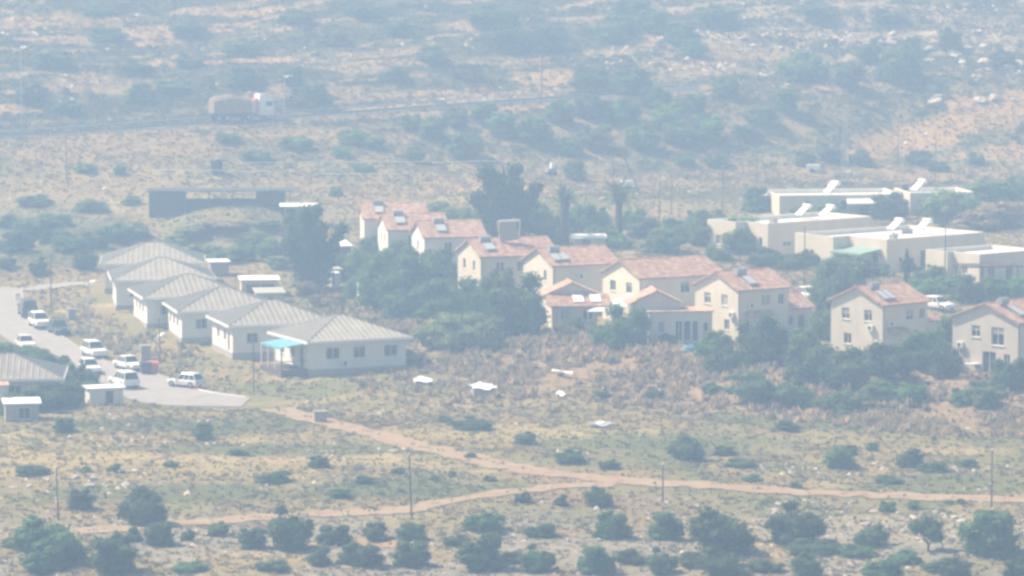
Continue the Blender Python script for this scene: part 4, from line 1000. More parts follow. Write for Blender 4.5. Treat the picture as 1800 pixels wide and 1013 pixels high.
# ------------------------------------------------------------------ loose things in the field
def sheet(label, px, py, w, d, hgt, rz, under=None):
    p = at(px, py); root = thing('discarded_sheet', label, 'sheet', p, R(rz), 'pale sheets lying in the field')
    rr = random.Random(px); n = 6; V = []
    mb = MB()
    g = [[(w * (i / n - .5) + rr.uniform(-.06, .06), d * (j / 4 - .5) + rr.uniform(-.1, .1), hgt + .12 * math.sin(i * 1.3 + j) + rr.uniform(0, .1) + .25 * (j / 4)) for j in range(5)] for i in range(n + 1)]
    for i in range(n):
        for j in range(4):
            mb.quad(g[i][j], g[i + 1][j], g[i + 1][j + 1], g[i][j + 1]); mb.quad(*[(a, b, c - .03) for a, b, c in (g[i][j], g[i][j + 1], g[i + 1][j + 1], g[i + 1][j])])
    mb.build('sheet', 'white_sheet', root)
    if under: MB().box(-w * .42, w * .42, -d * .3, d * .4, -.3, hgt - .02).build('support', under, root, bevel=.05)
sheet('crumpled white sheet in the scrub right of the nearest bungalow', 742, 676, 1.9, 2.0, .35, 10, 'concrete')
sheet('white sheet roof over a grey box standing in the field', 848, 697, 2.5, 2.4, .9, 12, 'concrete')
sheet('small white scrap halfway up the brown bank', 988, 662, .8, 2.2, .3, 60)
sheet('small white scrap lying on the field below the bank', 985, 697, 1.0, .9, .15, 5)
sheet('thin pale pinkish board lying in the field above the tracks', 1056, 752, 2.4, .5, .25, 5, 'concrete')
p = at(1218, 614, .0); root = thing('paddling_pool', 'blue paddling pool on the bank below the glazed garden doors', 'paddling pool', (p.x, p.y, p.z), 0)
n = 18; rings = [[(r * math.cos(2 * math.pi * i / n), r * math.sin(2 * math.pi * i / n), z) for i in range(n)] for r, z in ((1.0, -.2), (1.05, .35), (.98, .42), (.9, .35), (.85, .2))]
MB().loft(rings).build('wall', 'blue', root); MB().tube((0, 0, .24), (0, 0, .26), .84, seg=18).build('water', mat('pool_water', (.15, .4, .5), .05, .5), root)
# white boxes near the palm clearing
p = at(1103, 333); root = thing('parked_trailer', 'small white trailer in the clearing behind the palm', 'trailer', p, R(20))
MB().box(-.9, .9, -.7, .7, .4, 1.3).build('box', 'paint_white', root, bevel=.06); MB().box(.9, 1.8, -.04, .04, .4, .5).build('drawbar', 'metal', root)
for s in (-1, 1): MB().tube((0, s * .75, .3), (0, s * .9, .3), .3, seg=12).build('wheel', 'tyre', root)
p = at(1430, 303); root = thing('parked_trailer', 'white trailer at the hill foot above the farthest flat-roofed house', 'trailer', p, R(-20))
MB().box(-1.0, 1.0, -.7, .7, .4, 1.2).build('box', 'paint_white', root, bevel=.06); MB().box(1.0, 1.9, -.04, .04, .4, .5).build('drawbar', 'metal', root)
for s in (-1, 1): MB().tube((0, s * .75, .3), (0, s * .9, .3), .3, seg=12).build('wheel', 'tyre', root)
p = at(969, 308); root = thing('site_machine', 'small pale machine on the bare patch behind the tall pine', 'machine', p, R(15))
MB().box(-.7, .7, -.6, .6, .35, 1.0).build('body', 'shutter', root, bevel=.05); MB().box(-.1, .6, -.5, .5, 1.0, 1.8).build('cab', 'fascia', root, bevel=.05)
for x in (-.45, .45):
    for s in (-1, 1): MB().tube((x, s * .55, .3), (x, s * .7, .3), .3, seg=12).build('wheel', 'tyre', root)
# garden table by the right-edge house
p = at(1712, 652); root = thing('garden_table', 'white garden table outside the house at the right edge', 'table', p, R(10))
MB().box(-.9, .9, -.4, .4, .7, .76).build('table_top', 'fascia', root)
for x in (-.8, .8):
    for y in (-.32, .32): MB().box(x - .03, x + .03, y - .03, y + .03, -.2, .698).build('leg', 'fascia', root)

# ------------------------------------------------------------------ trees and bushes
def crown_mesh(name, seed, kind, leaves, leaf, material):
    g = np.random.default_rng(seed); lobes = []
    if kind == 'bush':                        # broad, down to the ground
        lobes.append((0, 0, .40, .36)); lobes.append((0, 0, .22, .34))
        for k in range(17):
            a = g.uniform(0, 6.28); z = g.uniform(.10, .84); r = .36 * math.sqrt(max(.05, 1 - ((z - .32) / .62) ** 2)) * g.uniform(.7, 1.05); s = g.uniform(.10, .19)
            lobes.append((r * math.cos(a), r * math.sin(a), min(z, .98 - s), s))
    elif kind == 'tree':                      # crown above a short stem
        lobes.append((0, 0, .6, .28))
        for k in range(13):
            a = g.uniform(0, 6.28); r = g.uniform(.12, .36); z = g.uniform(.32, .86); s = g.uniform(.11, .21)
            lobes.append((r * math.cos(a), r * math.sin(a), min(z, .99 - s), s))
    elif kind == 'pine':                      # tall, ragged, several leaders
        for k in range(22):
            z = .16 + .82 * k / 22; a = g.uniform(0, 6.28); w = .42 * (1 - .62 * z) * g.uniform(.35, 1)
            lobes.append((w * math.cos(a), w * math.sin(a), z, g.uniform(.07, .15) * (1.25 - .5 * z)))
        lobes += [(0, 0, .3, .2), (0, 0, .5, .17), (0, 0, .72, .12)]
    elif kind == 'spread':                    # several rising arms
        for m in range(7):
            a = 6.28 * m / 7 + g.uniform(-.3, .3); rr = g.uniform(.2, .46); zt = g.uniform(.6, .98) if m else .98
            if m == 0: rr = .05
            for k in range(6):
                t = (k + 1) / 6; lobes.append((rr * t * math.cos(a), rr * t * math.sin(a), .12 + (zt - .2) * t, .18 * (1 - .35 * t) * g.uniform(.75, 1.2)))
        lobes += [(0, 0, .16, .26), (0, 0, .34, .26), (0, 0, .54, .2)]
    elif kind == 'hedge':                     # low and wide
        lobes.append((0, 0, .36, .36))
        for k in range(18):
            a = g.uniform(0, 6.28); r = g.uniform(.12, .38); z = g.uniform(.12, .76); s = g.uniform(.11, .2)
            lobes.append((r * math.cos(a), r * math.sin(a), min(z, .97 - s), s))
    elif kind == 'cypress':
        for k in range(12):
            z = .08 + .86 * k / 12; lobes.append((g.uniform(-.06, .06), g.uniform(-.06, .06), z, .40 * (1 - .7 * abs(z - .35)) * .9))
    V = []; F = []
    L = np.array(lobes); wgt = L[:, 3] ** 2; wgt /= wgt.sum()
    # inner cores
    for x, y, z, s in lobes:
        bm = bmesh.new(); bmesh.ops.create_icosphere(bm, subdivisions=1, radius=s * .8); n0 = len(V)
        for v in bm.verts: q = v.co * (1 + g.uniform(-.12, .12)); V.append((q.x + x, q.y + y, max(q.z + z, .01)))
        for f in bm.faces: F.append(tuple(n0 + v.index for v in f.verts))
        bm.free()
    which = g.choice(len(L), leaves, p=wgt)
    unit = lambda q: q / np.linalg.norm(q, axis=1)[:, None]
    P = L[which]; d = unit(g.normal(size=(leaves, 3))); c = P[:, :3] + d * (P[:, 3] * g.uniform(.72, 1.12, leaves))[:, None]
    low = c[:, 2] < 0; c[low, 2] = g.uniform(0, .05, low.sum())
    nrm = unit(d + g.normal(size=(leaves, 3)) * .55); t = unit(np.cross(nrm, g.normal(size=(leaves, 3)))); b = np.cross(nrm, t)
    a1 = (leaf * g.uniform(.6, 1.3, leaves))[:, None]; a2 = a1 * g.uniform(.45, .8, (leaves, 1)); n0 = len(V)
    V += [tuple(q) for q in np.stack([c + t * a1, c + b * a2, c - t * a1 * .9, c - b * a2 * .8], 1).reshape(-1, 3)]
    F += [(n0 + 4 * i, n0 + 4 * i + 1, n0 + 4 * i + 2, n0 + 4 * i + 3) for i in range(leaves)]
    me = bpy.data.meshes.new(name); me.from_pydata(V, [], F); me.materials.append(M[material]); me.update(); return me
CR = {}
def crowns(key, kind, leaves, leaf, material, n, seed):
    CR[key] = [crown_mesh('crown', seed + i, kind, leaves, leaf, material) for i in range(n)]
crowns('bush', 'bush', 2600, .036, 'leaf', 5, 100)
crowns('tree', 'bush', 4200, .028, 'leaf', 4, 120)
crowns('leggy', 'tree', 2600, .036, 'leaf', 3, 130)
crowns('spread', 'spread', 5000, .022, 'leaf_dark', 3, 250)
crowns('tree_bright', 'bush', 2600, .036, 'leaf_bright', 2, 140)
crowns('hedge', 'hedge', 3000, .032, 'leaf', 4, 160)
crowns('bright', 'bush', 2200, .038, 'leaf_bright', 3, 180)
crowns('pale', 'hedge', 3000, .032, 'leaf_pale', 3, 200)
crowns('dry', 'hedge', 1500, .045, 'leaf_dry', 2, 220)
crowns('pine', 'pine', 5200, .022, 'leaf_dark', 3, 240)
crowns('cypress', 'cypress', 1500, .05, 'leaf_dark', 1, 260)
def stem_mesh(h, r, limbs, seed):
    mb = MB(); g = random.Random(seed)
    mb.tube((0, 0, -.15), (g.uniform(-.03, .03), g.uniform(-.03, .03), h * .6), r, r * .7, seg=7)
    for k in range(limbs):
        a = 6.28 * k / limbs + g.uniform(-.4, .4); mb.tube((0, 0, h * .5), (.22 * math.cos(a), .22 * math.sin(a), h * g.uniform(.85, 1.15)), r * .6, r * .25, seg=5)
    me = bpy.data.meshes.new('trunk'); me.from_pydata(mb.v, [], mb.f); me.materials.append(M['bark']); me.update(); return me
STEM = {'low': [stem_mesh(.4, .05, 3, i) for i in range(2)], 'tall': [stem_mesh(.55, .045, 4, i + 5) for i in range(2)], 'pine': [stem_mesh(.9, .04, 3, 12)]}
vr = random.Random(5)
def plant(name, key, label, cat, group, px, py, w, h, loc=None):
    p = loc or at(px, py); s = ppm(p); W, H = w / s, h / s * 1.06
    root = thing(name, label, cat, (p.x, p.y, p.z - .12), vr.uniform(0, 6.28), group)
    me = CR[key][vr.randrange(len(CR[key]))]
    wid = W * (1.22 if key not in ('cypress',) else 1.3)
    c = link('crown', me, root); c.scale = (wid, wid * vr.uniform(.85, 1.1), H)
    st = 'pine' if key in ('pine', 'cypress', 'spread') else ('tall' if key.startswith('tree') else 'low')
    t = link('trunk', STEM[st][vr.randrange(len(STEM[st]))], root); t.scale = (W * .9, W * .9, H)
    CLEAR.append((p.x, p.y, W * .42))
    return root
ORD = ['first', 'second', 'third', 'fourth', 'fifth', 'sixth', 'seventh', 'eighth', 'ninth', 'tenth', 'eleventh', 'twelfth', 'thirteenth', 'fourteenth', 'fifteenth', 'sixteenth', 'seventeenth', 'eighteenth', 'nineteenth', 'twentieth', 'twenty-first', 'twenty-second', 'twenty-third', 'twenty-fourth', 'twenty-fifth']
def zone(items, name, cat, phrase, group, key, desc):
    """items (px, py, w, h[, key]); labelled by their order from the left"""
    for k, it in enumerate(sorted(items)):
        n = len(items)
        o = 'leftmost' if k == 0 else 'rightmost' if k == n - 1 else ORD[k] + ' from left'
        if n == 1: o = 'single'
        plant(name, it[4] if len(it) > 4 else key, f'{desc} {phrase}, {o}', cat, group, *it[:4])
bot = [(85, 985, 125, 85), (140, 894, 52, 38), (200, 1003, 88, 72), (75, 1003, 75, 48), (237, 952, 30, 28), (250, 922, 84, 70), (282, 957, 54, 45), (330, 950, 28, 22), (383, 942, 36, 28), (445, 962, 50, 40),
       (512, 964, 80, 80), (590, 957, 60, 40), (560, 992, 42, 34), (632, 992, 76, 42), (660, 948, 50, 32), (480, 1002, 64, 22), (330, 1004, 64, 20), (30, 962, 50, 24), (722, 994, 64, 52), (725, 948, 60, 34)]
bot2 = [(845, 998, 85, 68), (900, 988, 54, 22), (1110, 988, 66, 24), (1215, 995, 54, 26), (853, 932, 76, 38), (800, 957, 40, 22), (950, 942, 56, 26), (920, 884, 32, 24), (985, 888, 30, 22), (945, 1003, 56, 50), (1050, 890, 52, 38), (1075, 945, 62, 52), (1050, 1006, 72, 54), (1172, 948, 66, 56), (1165, 1008, 56, 50)]
bot3 = [(1265, 965, 115, 80), (1270, 1013, 85, 58), (1340, 1003, 60, 24), (1400, 955, 95, 76), (1415, 1013, 54, 46), (1430, 972, 90, 26), (1510, 978, 70, 26), (1530, 960, 62, 42), (1590, 988, 62, 24), (1650, 1004, 60, 26), (1560, 899, 32, 22), (1605, 895, 22, 18), (1632, 968, 60, 60, 'leggy'), (1745, 975, 105, 86), (1555, 1018, 75, 44), (1680, 1016, 68, 42), (1785, 1020, 44, 46), (1668, 886, 20, 10), (1690, 886, 18, 12)]
f = lambda L, lo, hi: [q for q in L if lo <= q[1] < hi]
zone(f(bot, 0, 975), 'shrub', 'bush', 'along the dirt track at lower left', 'bushes of the foreground strip', 'bush', 'dark olive bush')
zone(f(bot, 975, 1100), 'shrub', 'bush', 'on the bottom edge at lower left', 'bushes of the foreground strip', 'bush', 'dark rounded bush')
zone(f(bot2, 0, 975), 'shrub', 'bush', 'below the track fork at bottom centre', 'bushes of the foreground strip', 'bush', 'dark olive bush')
zone(f(bot2, 975, 1100), 'shrub', 'bush', 'on the bottom edge at centre', 'bushes of the foreground strip', 'bush', 'dark spreading bush')
zone(f(bot3, 0, 930), 'shrub', 'bush', 'just below the right dirt track', 'bushes of the foreground strip', 'bright', 'small green bush')
zone(f(bot3, 930, 990), 'shrub', 'bush', 'on the stony strip at lower right', 'bushes of the foreground strip', 'bush', 'dark olive bush')
zone(f(bot3, 990, 1100), 'shrub', 'bush', 'on the bottom edge at right', 'bushes of the foreground strip', 'bush', 'dark rounded bush')
zone([(112, 759, 40, 30), (357, 772, 40, 30), (60, 832, 60, 18), (150, 830, 28, 12), (200, 830, 30, 18), (300, 820, 30, 14), (420, 800, 45, 14), (480, 845, 70, 20), (560, 822, 40, 24), (600, 875, 40, 20), (640, 850, 35, 16), (700, 832, 28, 14)],
     'field_shrub', 'bush', 'in the left half of the field', 'shrubs scattered over the field', 'bush', 'grey-green shrub')
zone([(830, 754, 66, 24), (922, 782, 44, 26), (780, 742, 26, 14), (765, 845, 20, 12), (795, 838, 18, 12), (828, 805, 24, 12), (862, 845, 26, 12), (1000, 812, 55, 24), (1070, 822, 40, 18), (1060, 700, 40, 16), (1205, 806, 64, 42), (1150, 700, 36, 22)],
     'field_shrub', 'bush', 'in the middle of the field', 'shrubs scattered over the field', 'bush', 'grey-green shrub')
zone([(1272, 800, 38, 20), (1300, 820, 60, 16), (1385, 757, 42, 20), (1320, 845, 40, 14), (1475, 822, 55, 42, 'bright'), (1495, 800, 28, 20), (1533, 792, 26, 16), (1600, 818, 50, 32), (1640, 828, 50, 20), (1400, 858, 28, 14), (1560, 850, 50, 16), (1700, 820, 40, 16)],
     'field_shrub', 'bush', 'in the right part of the field', 'shrubs scattered over the field', 'bush', 'grey-green shrub')
zone([(1240, 628, 50, 34, 'bright'), (1275, 655, 72, 50, 'bush'), (1338, 640, 92, 96, 'tree'), (1420, 672, 95, 72), (1490, 682, 95, 78), (1560, 668, 95, 78), (1625, 650, 85, 84, 'tree'), (1662, 664, 60, 56)],
     'garden_tree', 'tree', 'of the long hedge below the gabled houses', 'trees and bushes of the long hedge', 'hedge', 'dense dark green bush')
zone([(1320, 705, 95, 56), (1395, 708, 75, 40), (1480, 722, 90, 40), (1540, 702, 70, 36, 'bright'), (1600, 704, 66, 34, 'bright'), (1690, 712, 44, 34, 'bright'), (1720, 692, 34, 26), (1735, 715, 60, 40, 'pale'), (1250, 690, 40, 22)],
     'bank_shrub', 'bush', 'on the bank under the long hedge', 'shrubs on the bank', 'hedge', 'loose green shrub')
zone([(1775, 685, 72, 62)], 'garden_tree', 'tree', 'beside the house at the right edge', None, 'tree', 'dark round tree')
zone([(1098, 612, 88, 78)], 'garden_tree', 'tree', 'before the white sheet roof', None, 'tree', 'dark round tree')
zone([(1058, 608, 46, 40)], 'garden_shrub', 'bush', 'left of the dark tree before the white sheet roof', None, 'bright', 'green bush')
zone([(762, 612, 64, 46), (812, 612, 130, 66), (862, 612, 60, 52)], 'ivy_mound', 'bush', 'below the dark central trees', 'pale green ivy mounds', 'pale', 'pale green ivy mound')
zone([(655, 462, 56, 50), (700, 482, 80, 64, 'tree'), (690, 548, 120, 105), (748, 528, 130, 105), (795, 560, 125, 85), (850, 562, 80, 84), (912, 588, 104, 112), (845, 500, 40, 50, 'bush'), (885, 540, 60, 76, 'tree')],
     'dense_tree', 'tree', 'of the central tree mass before the red roofs', 'trees of the central tree mass', 'tree', 'dense dark tree')
zone([(632, 492, 60, 58)], 'garden_tree', 'tree', 'left of the central dark tree mass', None, 'tree_bright', 'fresh light green tree')
zone([(550, 508, 112, 146)], 'pine_tree', 'tree', 'right of the far bungalows', None, 'spread', 'tall dark ragged conifer')
zone([(896, 428, 138, 138)], 'pine_tree', 'tree', 'behind the red roofs with wide spreading limbs', None, 'spread', 'tall dark pine')
zone([(962, 428, 62, 62), (1045, 404, 56, 48)], 'garden_tree', 'tree', 'between the pine and the palm', 'light trees behind the red roofs', 'tree_bright', 'light green tree')
zone([(1012, 316, 42, 38)], 'round_tree', 'tree', 'alone on the bare slope above the palms', None, 'bush', 'small ball-shaped dark tree')
zone([(1130, 418, 56, 40), (1190, 425, 66, 44, 'bush'), (1240, 430, 66, 46), (1222, 400, 44, 34), (1300, 442, 76, 46), (1345, 470, 60, 38, 'bush'), (1385, 474, 50, 30), (1262, 455, 50, 26), (1330, 372, 56, 46, 'bush'), (1400, 378, 60, 28), (1455, 384, 66, 28)],
     'garden_shrub', 'bush', 'in the gardens left of the flat-roofed houses', 'garden shrubs among the houses', 'bright', 'leafy garden shrub')
zone([(1485, 552, 100, 106, 'tree'), (1640, 492, 44, 30), (1700, 530, 62, 50, 'tree'), (1440, 540, 40, 40), (1610, 500, 36, 26, 'pale'), (1670, 515, 60, 34), (1560, 384, 66, 48, 'tree'), (1520, 378, 40, 30), (1635, 378, 50, 32), (1700, 382, 60, 40), (1665, 396, 84, 66, 'pale')],
     'garden_tree', 'tree', 'in the gardens of the flat-roofed houses', 'garden trees among the flat-roofed houses', 'bright', 'leafy green tree')
zone([(1720, 404, 90, 46), (1775, 400, 70, 54), (1690, 420, 60, 30)], 'dry_shrub', 'bush', 'behind the pergola house', 'dry shrubs at the right edge', 'dry', 'brownish dry shrub')
zone([(1740, 352, 90, 38), (1790, 350, 60, 44)], 'garden_shrub', 'bush', 'at the right edge beyond the flat roofs', 'shrubs beyond the flat roofs', 'bright', 'green shrub')
zone([(1594, 500, 13, 58)], 'cypress_tree', 'tree', 'before the large flat-roofed house', None, 'cypress', 'slim dark cypress')
zone([(12, 472, 32, 28), (30, 442, 64, 40), (62, 412, 80, 38), (66, 482, 32, 34), (84, 430, 32, 26), (120, 442, 76, 38), (150, 474, 50, 38), (205, 428, 66, 40), (165, 436, 50, 36), (20, 400, 50, 24), (240, 418, 50, 30, 'pale')],
     'wild_shrub', 'bush', 'on the slope left of the far bungalows', 'wild shrubs on the left slope', 'bush', 'dark wild shrub')
zone([(300, 452, 60, 28, 'pale'), (430, 456, 46, 36), (475, 452, 60, 36), (395, 460, 60, 30), (350, 452, 50, 26, 'pale'), (490, 472, 46, 26, 'pale'), (440, 425, 60, 20, 'pale'), (340, 410, 70, 18, 'pale'), (400, 400, 80, 16, 'dry'), (470, 400, 50, 18, 'pale'), (310, 430, 50, 20, 'pale')],
     'mound_shrub', 'bush', 'on the mound before the dark shed', 'shrubs of the bushy mound', 'bright', 'grey-green shrub')
zone([(22, 636, 66, 38), (62, 644, 54, 36), (96, 652, 44, 36), (24, 730, 60, 46), (70, 724, 62, 50), (106, 718, 52, 46), (134, 690, 48, 56, 'tree'), (112, 712, 70, 46), (162, 676, 34, 30), (62, 704, 76, 46), (20, 706, 60, 44), (148, 704, 44, 40)],
     'garden_shrub', 'bush', 'around the bungalow at the left edge', 'hedge bushes at the left edge', 'hedge', 'dark green hedge bush')
zone([(530, 560, 40, 26), (580, 545, 60, 34), (640, 580, 60, 30), (690, 600, 50, 30), (540, 520, 50, 30), (730, 640, 50, 30), (600, 590, 50, 26)],
     'dry_shrub', 'bush', 'behind the nearest bungalow', 'dry shrubs behind the bungalows', 'dry', 'tan dry shrub')
hl = [(95, 118, 64, 32), (60, 185, 64, 42), (245, 180, 60, 36), (515, 150, 42, 36), (545, 190, 76, 46), (120, 200, 60, 26), (240, 130, 60, 26), (190, 75, 80, 28), (330, 60, 70, 26), (420, 95, 70, 30), (330, 120, 60, 26), (430, 150, 60, 34), (590, 80, 60, 26), (300, 165, 60, 26), (180, 30, 60, 24), (520, 40, 60, 26), (640, 30, 60, 26)]
zone(f(hl, 0, 100), 'hill_shrub', 'bush', 'high on the far hill at upper left', 'shrubs of the far hillside', 'bush', 'hazy dark shrub')
zone(f(hl, 100, 300), 'hill_shrub', 'bush', 'just above the highway at upper left', 'shrubs of the far hillside', 'bush', 'hazy dark shrub')
hc = [(725, 228, 50, 36), (730, 284, 46, 36), (762, 244, 62, 50), (800, 222, 62, 46), (820, 276, 84, 56), (852, 212, 62, 42), (880, 234, 72, 48), (940, 250, 84, 58), (985, 214, 62, 52), (870, 50, 96, 46), (900, 92, 84, 52), (962, 90, 76, 52), (760, 110, 60, 30), (690, 140, 60, 26), (820, 140, 60, 28), (700, 60, 60, 28), (660, 260, 46, 26), (600, 275, 50, 24)]
zone(f(hc, 0, 160), 'hill_tree', 'tree', 'high on the far hill at top centre', 'olive trees of the far hillside', 'bush', 'hazy blue-green olive tree')
shr = lambda L: [(q[0], q[1], q[2] * .8, q[3] * .84) for q in L]
zone(shr(f(hc, 160, 300)), 'hill_tree', 'tree', 'in the grove below the highway end', 'olive trees of the far hillside', 'bright', 'hazy blue-green olive tree')
hr = [(1040, 164, 86, 66), (1035, 206, 74, 52), (1110, 166, 96, 58), (1092, 212, 86, 54), (1170, 226, 86, 62), (1045, 256, 76, 48), (1130, 262, 86, 58), (1192, 252, 76, 52), (1242, 246, 76, 56), (1150, 190, 70, 50), (1220, 200, 66, 46), (1275, 168, 62, 40), (1220, 100, 52, 32), (1196, 78, 60, 44), (1262, 48, 76, 44), (1150, 60, 80, 46), (1080, 70, 80, 44), (1110, 30, 70, 34), (1255, 292, 46, 28), (1000, 270, 60, 40), (1200, 290, 50, 30)]
zone(f(hr, 0, 110), 'hill_tree', 'tree', 'on the hilltop slope right of centre', 'olive trees of the far hillside', 'bush', 'hazy blue-green olive tree')
zone(shr(f(hr, 110, 215)), 'hill_tree', 'tree', 'in the upper grove right of the highway end', 'olive trees of the far hillside', 'tree', 'hazy blue-green olive tree')
zone(shr(f(hr, 215, 300)), 'hill_tree', 'tree', 'in the lower grove above the palm', 'olive trees of the far hillside', 'bright', 'hazy blue-green olive tree')
hq = [(1410, 144, 92, 56), (1490, 152, 52, 46), (1585, 144, 78, 62), (1525, 110, 48, 46), (1605, 98, 36, 36), (1670, 90, 42, 46), (1380, 194, 48, 42), (1415, 292, 42, 30), (1462, 282, 52, 32), (1512, 288, 46, 26), (1715, 288, 36, 22), (1440, 30, 70, 30), (1340, 215, 60, 30), (1310, 240, 50, 24), (1620, 290, 60, 26), (1760, 120, 50, 36), (1560, 40, 60, 26), (1650, 300, 40, 18)]
zone(f(hq, 0, 100), 'hill_shrub', 'bush', 'high among the rocks at upper right', 'shrubs of the rocky hillside', 'bush', 'hazy dark shrub')
zone(f(hq, 100, 230), 'hill_shrub', 'bush', 'on the rocky slope at right', 'shrubs of the rocky hillside', 'bush', 'hazy dark shrub')
zone(f(hq, 230, 320), 'hill_shrub', 'bush', 'at the rocky hill foot behind the flat roofs', 'shrubs of the rocky hillside', 'bush', 'hazy dark shrub')
zone([(150, 300, 40, 16), (210, 305, 24, 18), (60, 360, 60, 20), (160, 370, 60, 22), (100, 395, 60, 22), (230, 360, 40, 18), (450, 280, 60, 18), (520, 260, 60, 24), (620, 250, 60, 24), (400, 250, 50, 20), (590, 345, 24, 20), (640, 300, 40, 14)],
     'wild_shrub', 'bush', 'on the slope between highway and dark shed', 'wild shrubs below the highway', 'bright', 'low grey-green shrub')

zone([(1010, 580, 36, 26), (1172, 604, 32, 22), (1410, 618, 60, 44), (1442, 596, 46, 54), (1456, 566, 50, 60, 'tree'), (1382, 628, 50, 40), (1262, 618, 50, 40), (1690, 600, 50, 50, 'tree'), (1650, 600, 60, 50), (1590, 610, 60, 46)],
     'garden_bush', 'bush', 'tucked between the gabled houses', 'garden bushes between the gabled houses', 'bright', 'mid green garden bush')
zone([(1290, 428, 90, 50), (1250, 404, 60, 40), (1420, 468, 46, 32), (1505, 486, 62, 40), (1548, 486, 34, 26), (1590, 474, 40, 24), (1622, 528, 72, 40), (1742, 528, 60, 44), (1788, 530, 54, 46), (1462, 510, 70, 60, 'tree')],
     'garden_bush', 'bush', 'before the flat-roofed houses', 'garden bushes before the flat-roofed houses', 'bright', 'mid green garden bush')
zone([(862, 476, 44, 40), (930, 566, 60, 60, 'tree'), (600, 486, 50, 40), (622, 524, 40, 40), (660, 530, 66, 64), (720, 560, 80, 60, 'tree'), (770, 500, 70, 50, 'tree')],
     'garden_bush', 'bush', 'around the central tree mass', 'bushes around the central trees', 'bright', 'mid green bush')
zone([(800, 394, 56, 32), (834, 404, 60, 42), (872, 408, 60, 60), (935, 408, 60, 60), (1002, 408, 50, 50), (1062, 424, 60, 30), (1112, 404, 56, 40), (1162, 444, 76, 42), (1090, 436, 50, 26), (770, 372, 40, 20)],
     'garden_bush', 'bush', 'behind the red roofs near the palms', 'bushes behind the red roofs', 'bright', 'mid green bush')
# palms: trunk with arching fronds
def frond_mesh():
    V = []; F = []; n = 9
    for i in range(n):
        t = i / (n - 1); x = 2.6 * t; z = .9 * t - 1.5 * t * t
        if i < n - 1:
            t2 = (i + 1) / (n - 1); x2 = 2.6 * t2; z2 = .9 * t2 - 1.5 * t2 * t2
            k = len(V); V += [(x, -.03, z), (x, .03, z), (x2, .025, z2), (x2, -.025, z2)]; F.append((k, k + 1, k + 2, k + 3))
        if i:
            w = .75 * (1 - .55 * t)
            for s in (-1, 1):
                for q in (0, .13):
                    k = len(V); V += [(x + q, 0, z), (x + q + .2, 0, z - .02), (x + q + .42, s * w, z - .2)]; F.append((k, k + 1, k + 2))
    me = bpy.data.meshes.new('frond'); me.from_pydata(V, [], F); me.materials.append(M['leaf']); me.update(); return me
FROND = frond_mesh()
def palm(label, px, py, h_px, r, fronds, fs):
    p = at(px, py); H = h_px / ppm(p); root = thing('palm_tree', label, 'palm', p, 0, 'palm trees behind the red roofs')
    rings = []; n = 10
    for k in range(13):
        t = k / 12; rr = r * (1.15 - .3 * t) * (1.08 if k % 2 else 1) + (.12 if k > 10 else 0)
        rings.append([(rr * math.cos(6.283 * i / n), rr * math.sin(6.283 * i / n), -.3 + (H * .72 + .3) * t) for i in range(n)])
    MB().loft(rings).build('trunk', 'bark', root)
    g = random.Random(px)
    for k in range(fronds):
        o = link('frond', FROND, root, (0, 0, H * .72)); o.rotation_euler = (0, R(g.uniform(-78, 30)), 6.283 * k / fronds * 2.4); s = fs * g.uniform(.85, 1.15); o.scale = (s, s, s)
palm('palm tree with a round crown right of the bare clearing', 1088, 412, 88, .42, 44, .85)
palm('thick-trunked palm between the pine and the lighter trees', 993, 432, 108, .52, 40, .75)

# ------------------------------------------------------------------ boulders
def rock_mesh(seed, sub=1):
    bm = bmesh.new(); bmesh.ops.create_icosphere(bm, subdivisions=sub, radius=.5); g = random.Random(seed)
    for v in bm.verts: v.co *= g.uniform(.72, 1.15); v.co.z *= .7
    me = bpy.data.meshes.new('boulder'); bm.to_mesh(me); bm.free(); me.materials.append(M['boulder']); return me
ROCK = [rock_mesh(i, 2) for i in range(6)]
def boulders(n, x0, x1, y0, y1, s0, s1, label, group):
    g = random.Random(int(x0 + y0)); items = sorted((g.uniform(x0, x1), g.uniform(y0, y1), g.uniform(s0, s1)) for _ in range(n))
    for k, (px, py, s) in enumerate(items):
        p = at(px, py)
        o = link('boulder', ROCK[k % 6], None, (p.x, p.y, p.z + s * .08)); o.scale = (s * g.uniform(.9, 1.7), s, s * g.uniform(.6, 1.0)); o.rotation_euler = (g.uniform(-.3, .3), g.uniform(-.3, .3), g.uniform(0, 6.28))
        size = 'small' if s < s0 + (s1 - s0) * .33 else 'large' if s > s0 + (s1 - s0) * .67 else 'middling'
        od = 'leftmost' if k == 0 else 'rightmost' if k == n - 1 else ORD[k] + ' from left'
        tag(o, f'{size} {label}, {od}', 'boulder', group)
boulders(24, 1630, 1800, 85, 185, 1.0, 2.6, 'pale boulder on the rocky slope at upper right', 'boulders at upper right')
boulders(22, 1290, 1640, 40, 130, .8, 1.9, 'pale boulder of the rocky hill band', 'boulders of the hill band')
boulders(18, 1330, 1560, 880, 925, .35, .8, 'pale stone under the right dirt track', 'stones below the track')
boulders(18, 20, 260, 828, 860, .35, .9, 'pale stone of the terrace line at left', 'stones of the left terrace')
boulders(16, 1540, 1720, 895, 945, .35, .8, 'pale stone on the lower right bank', 'stones of the lower right bank')
boulders(14, 960, 1090, 325, 350, .35, .8, 'pale rubble stone behind the tall pine', 'rubble behind the pine')

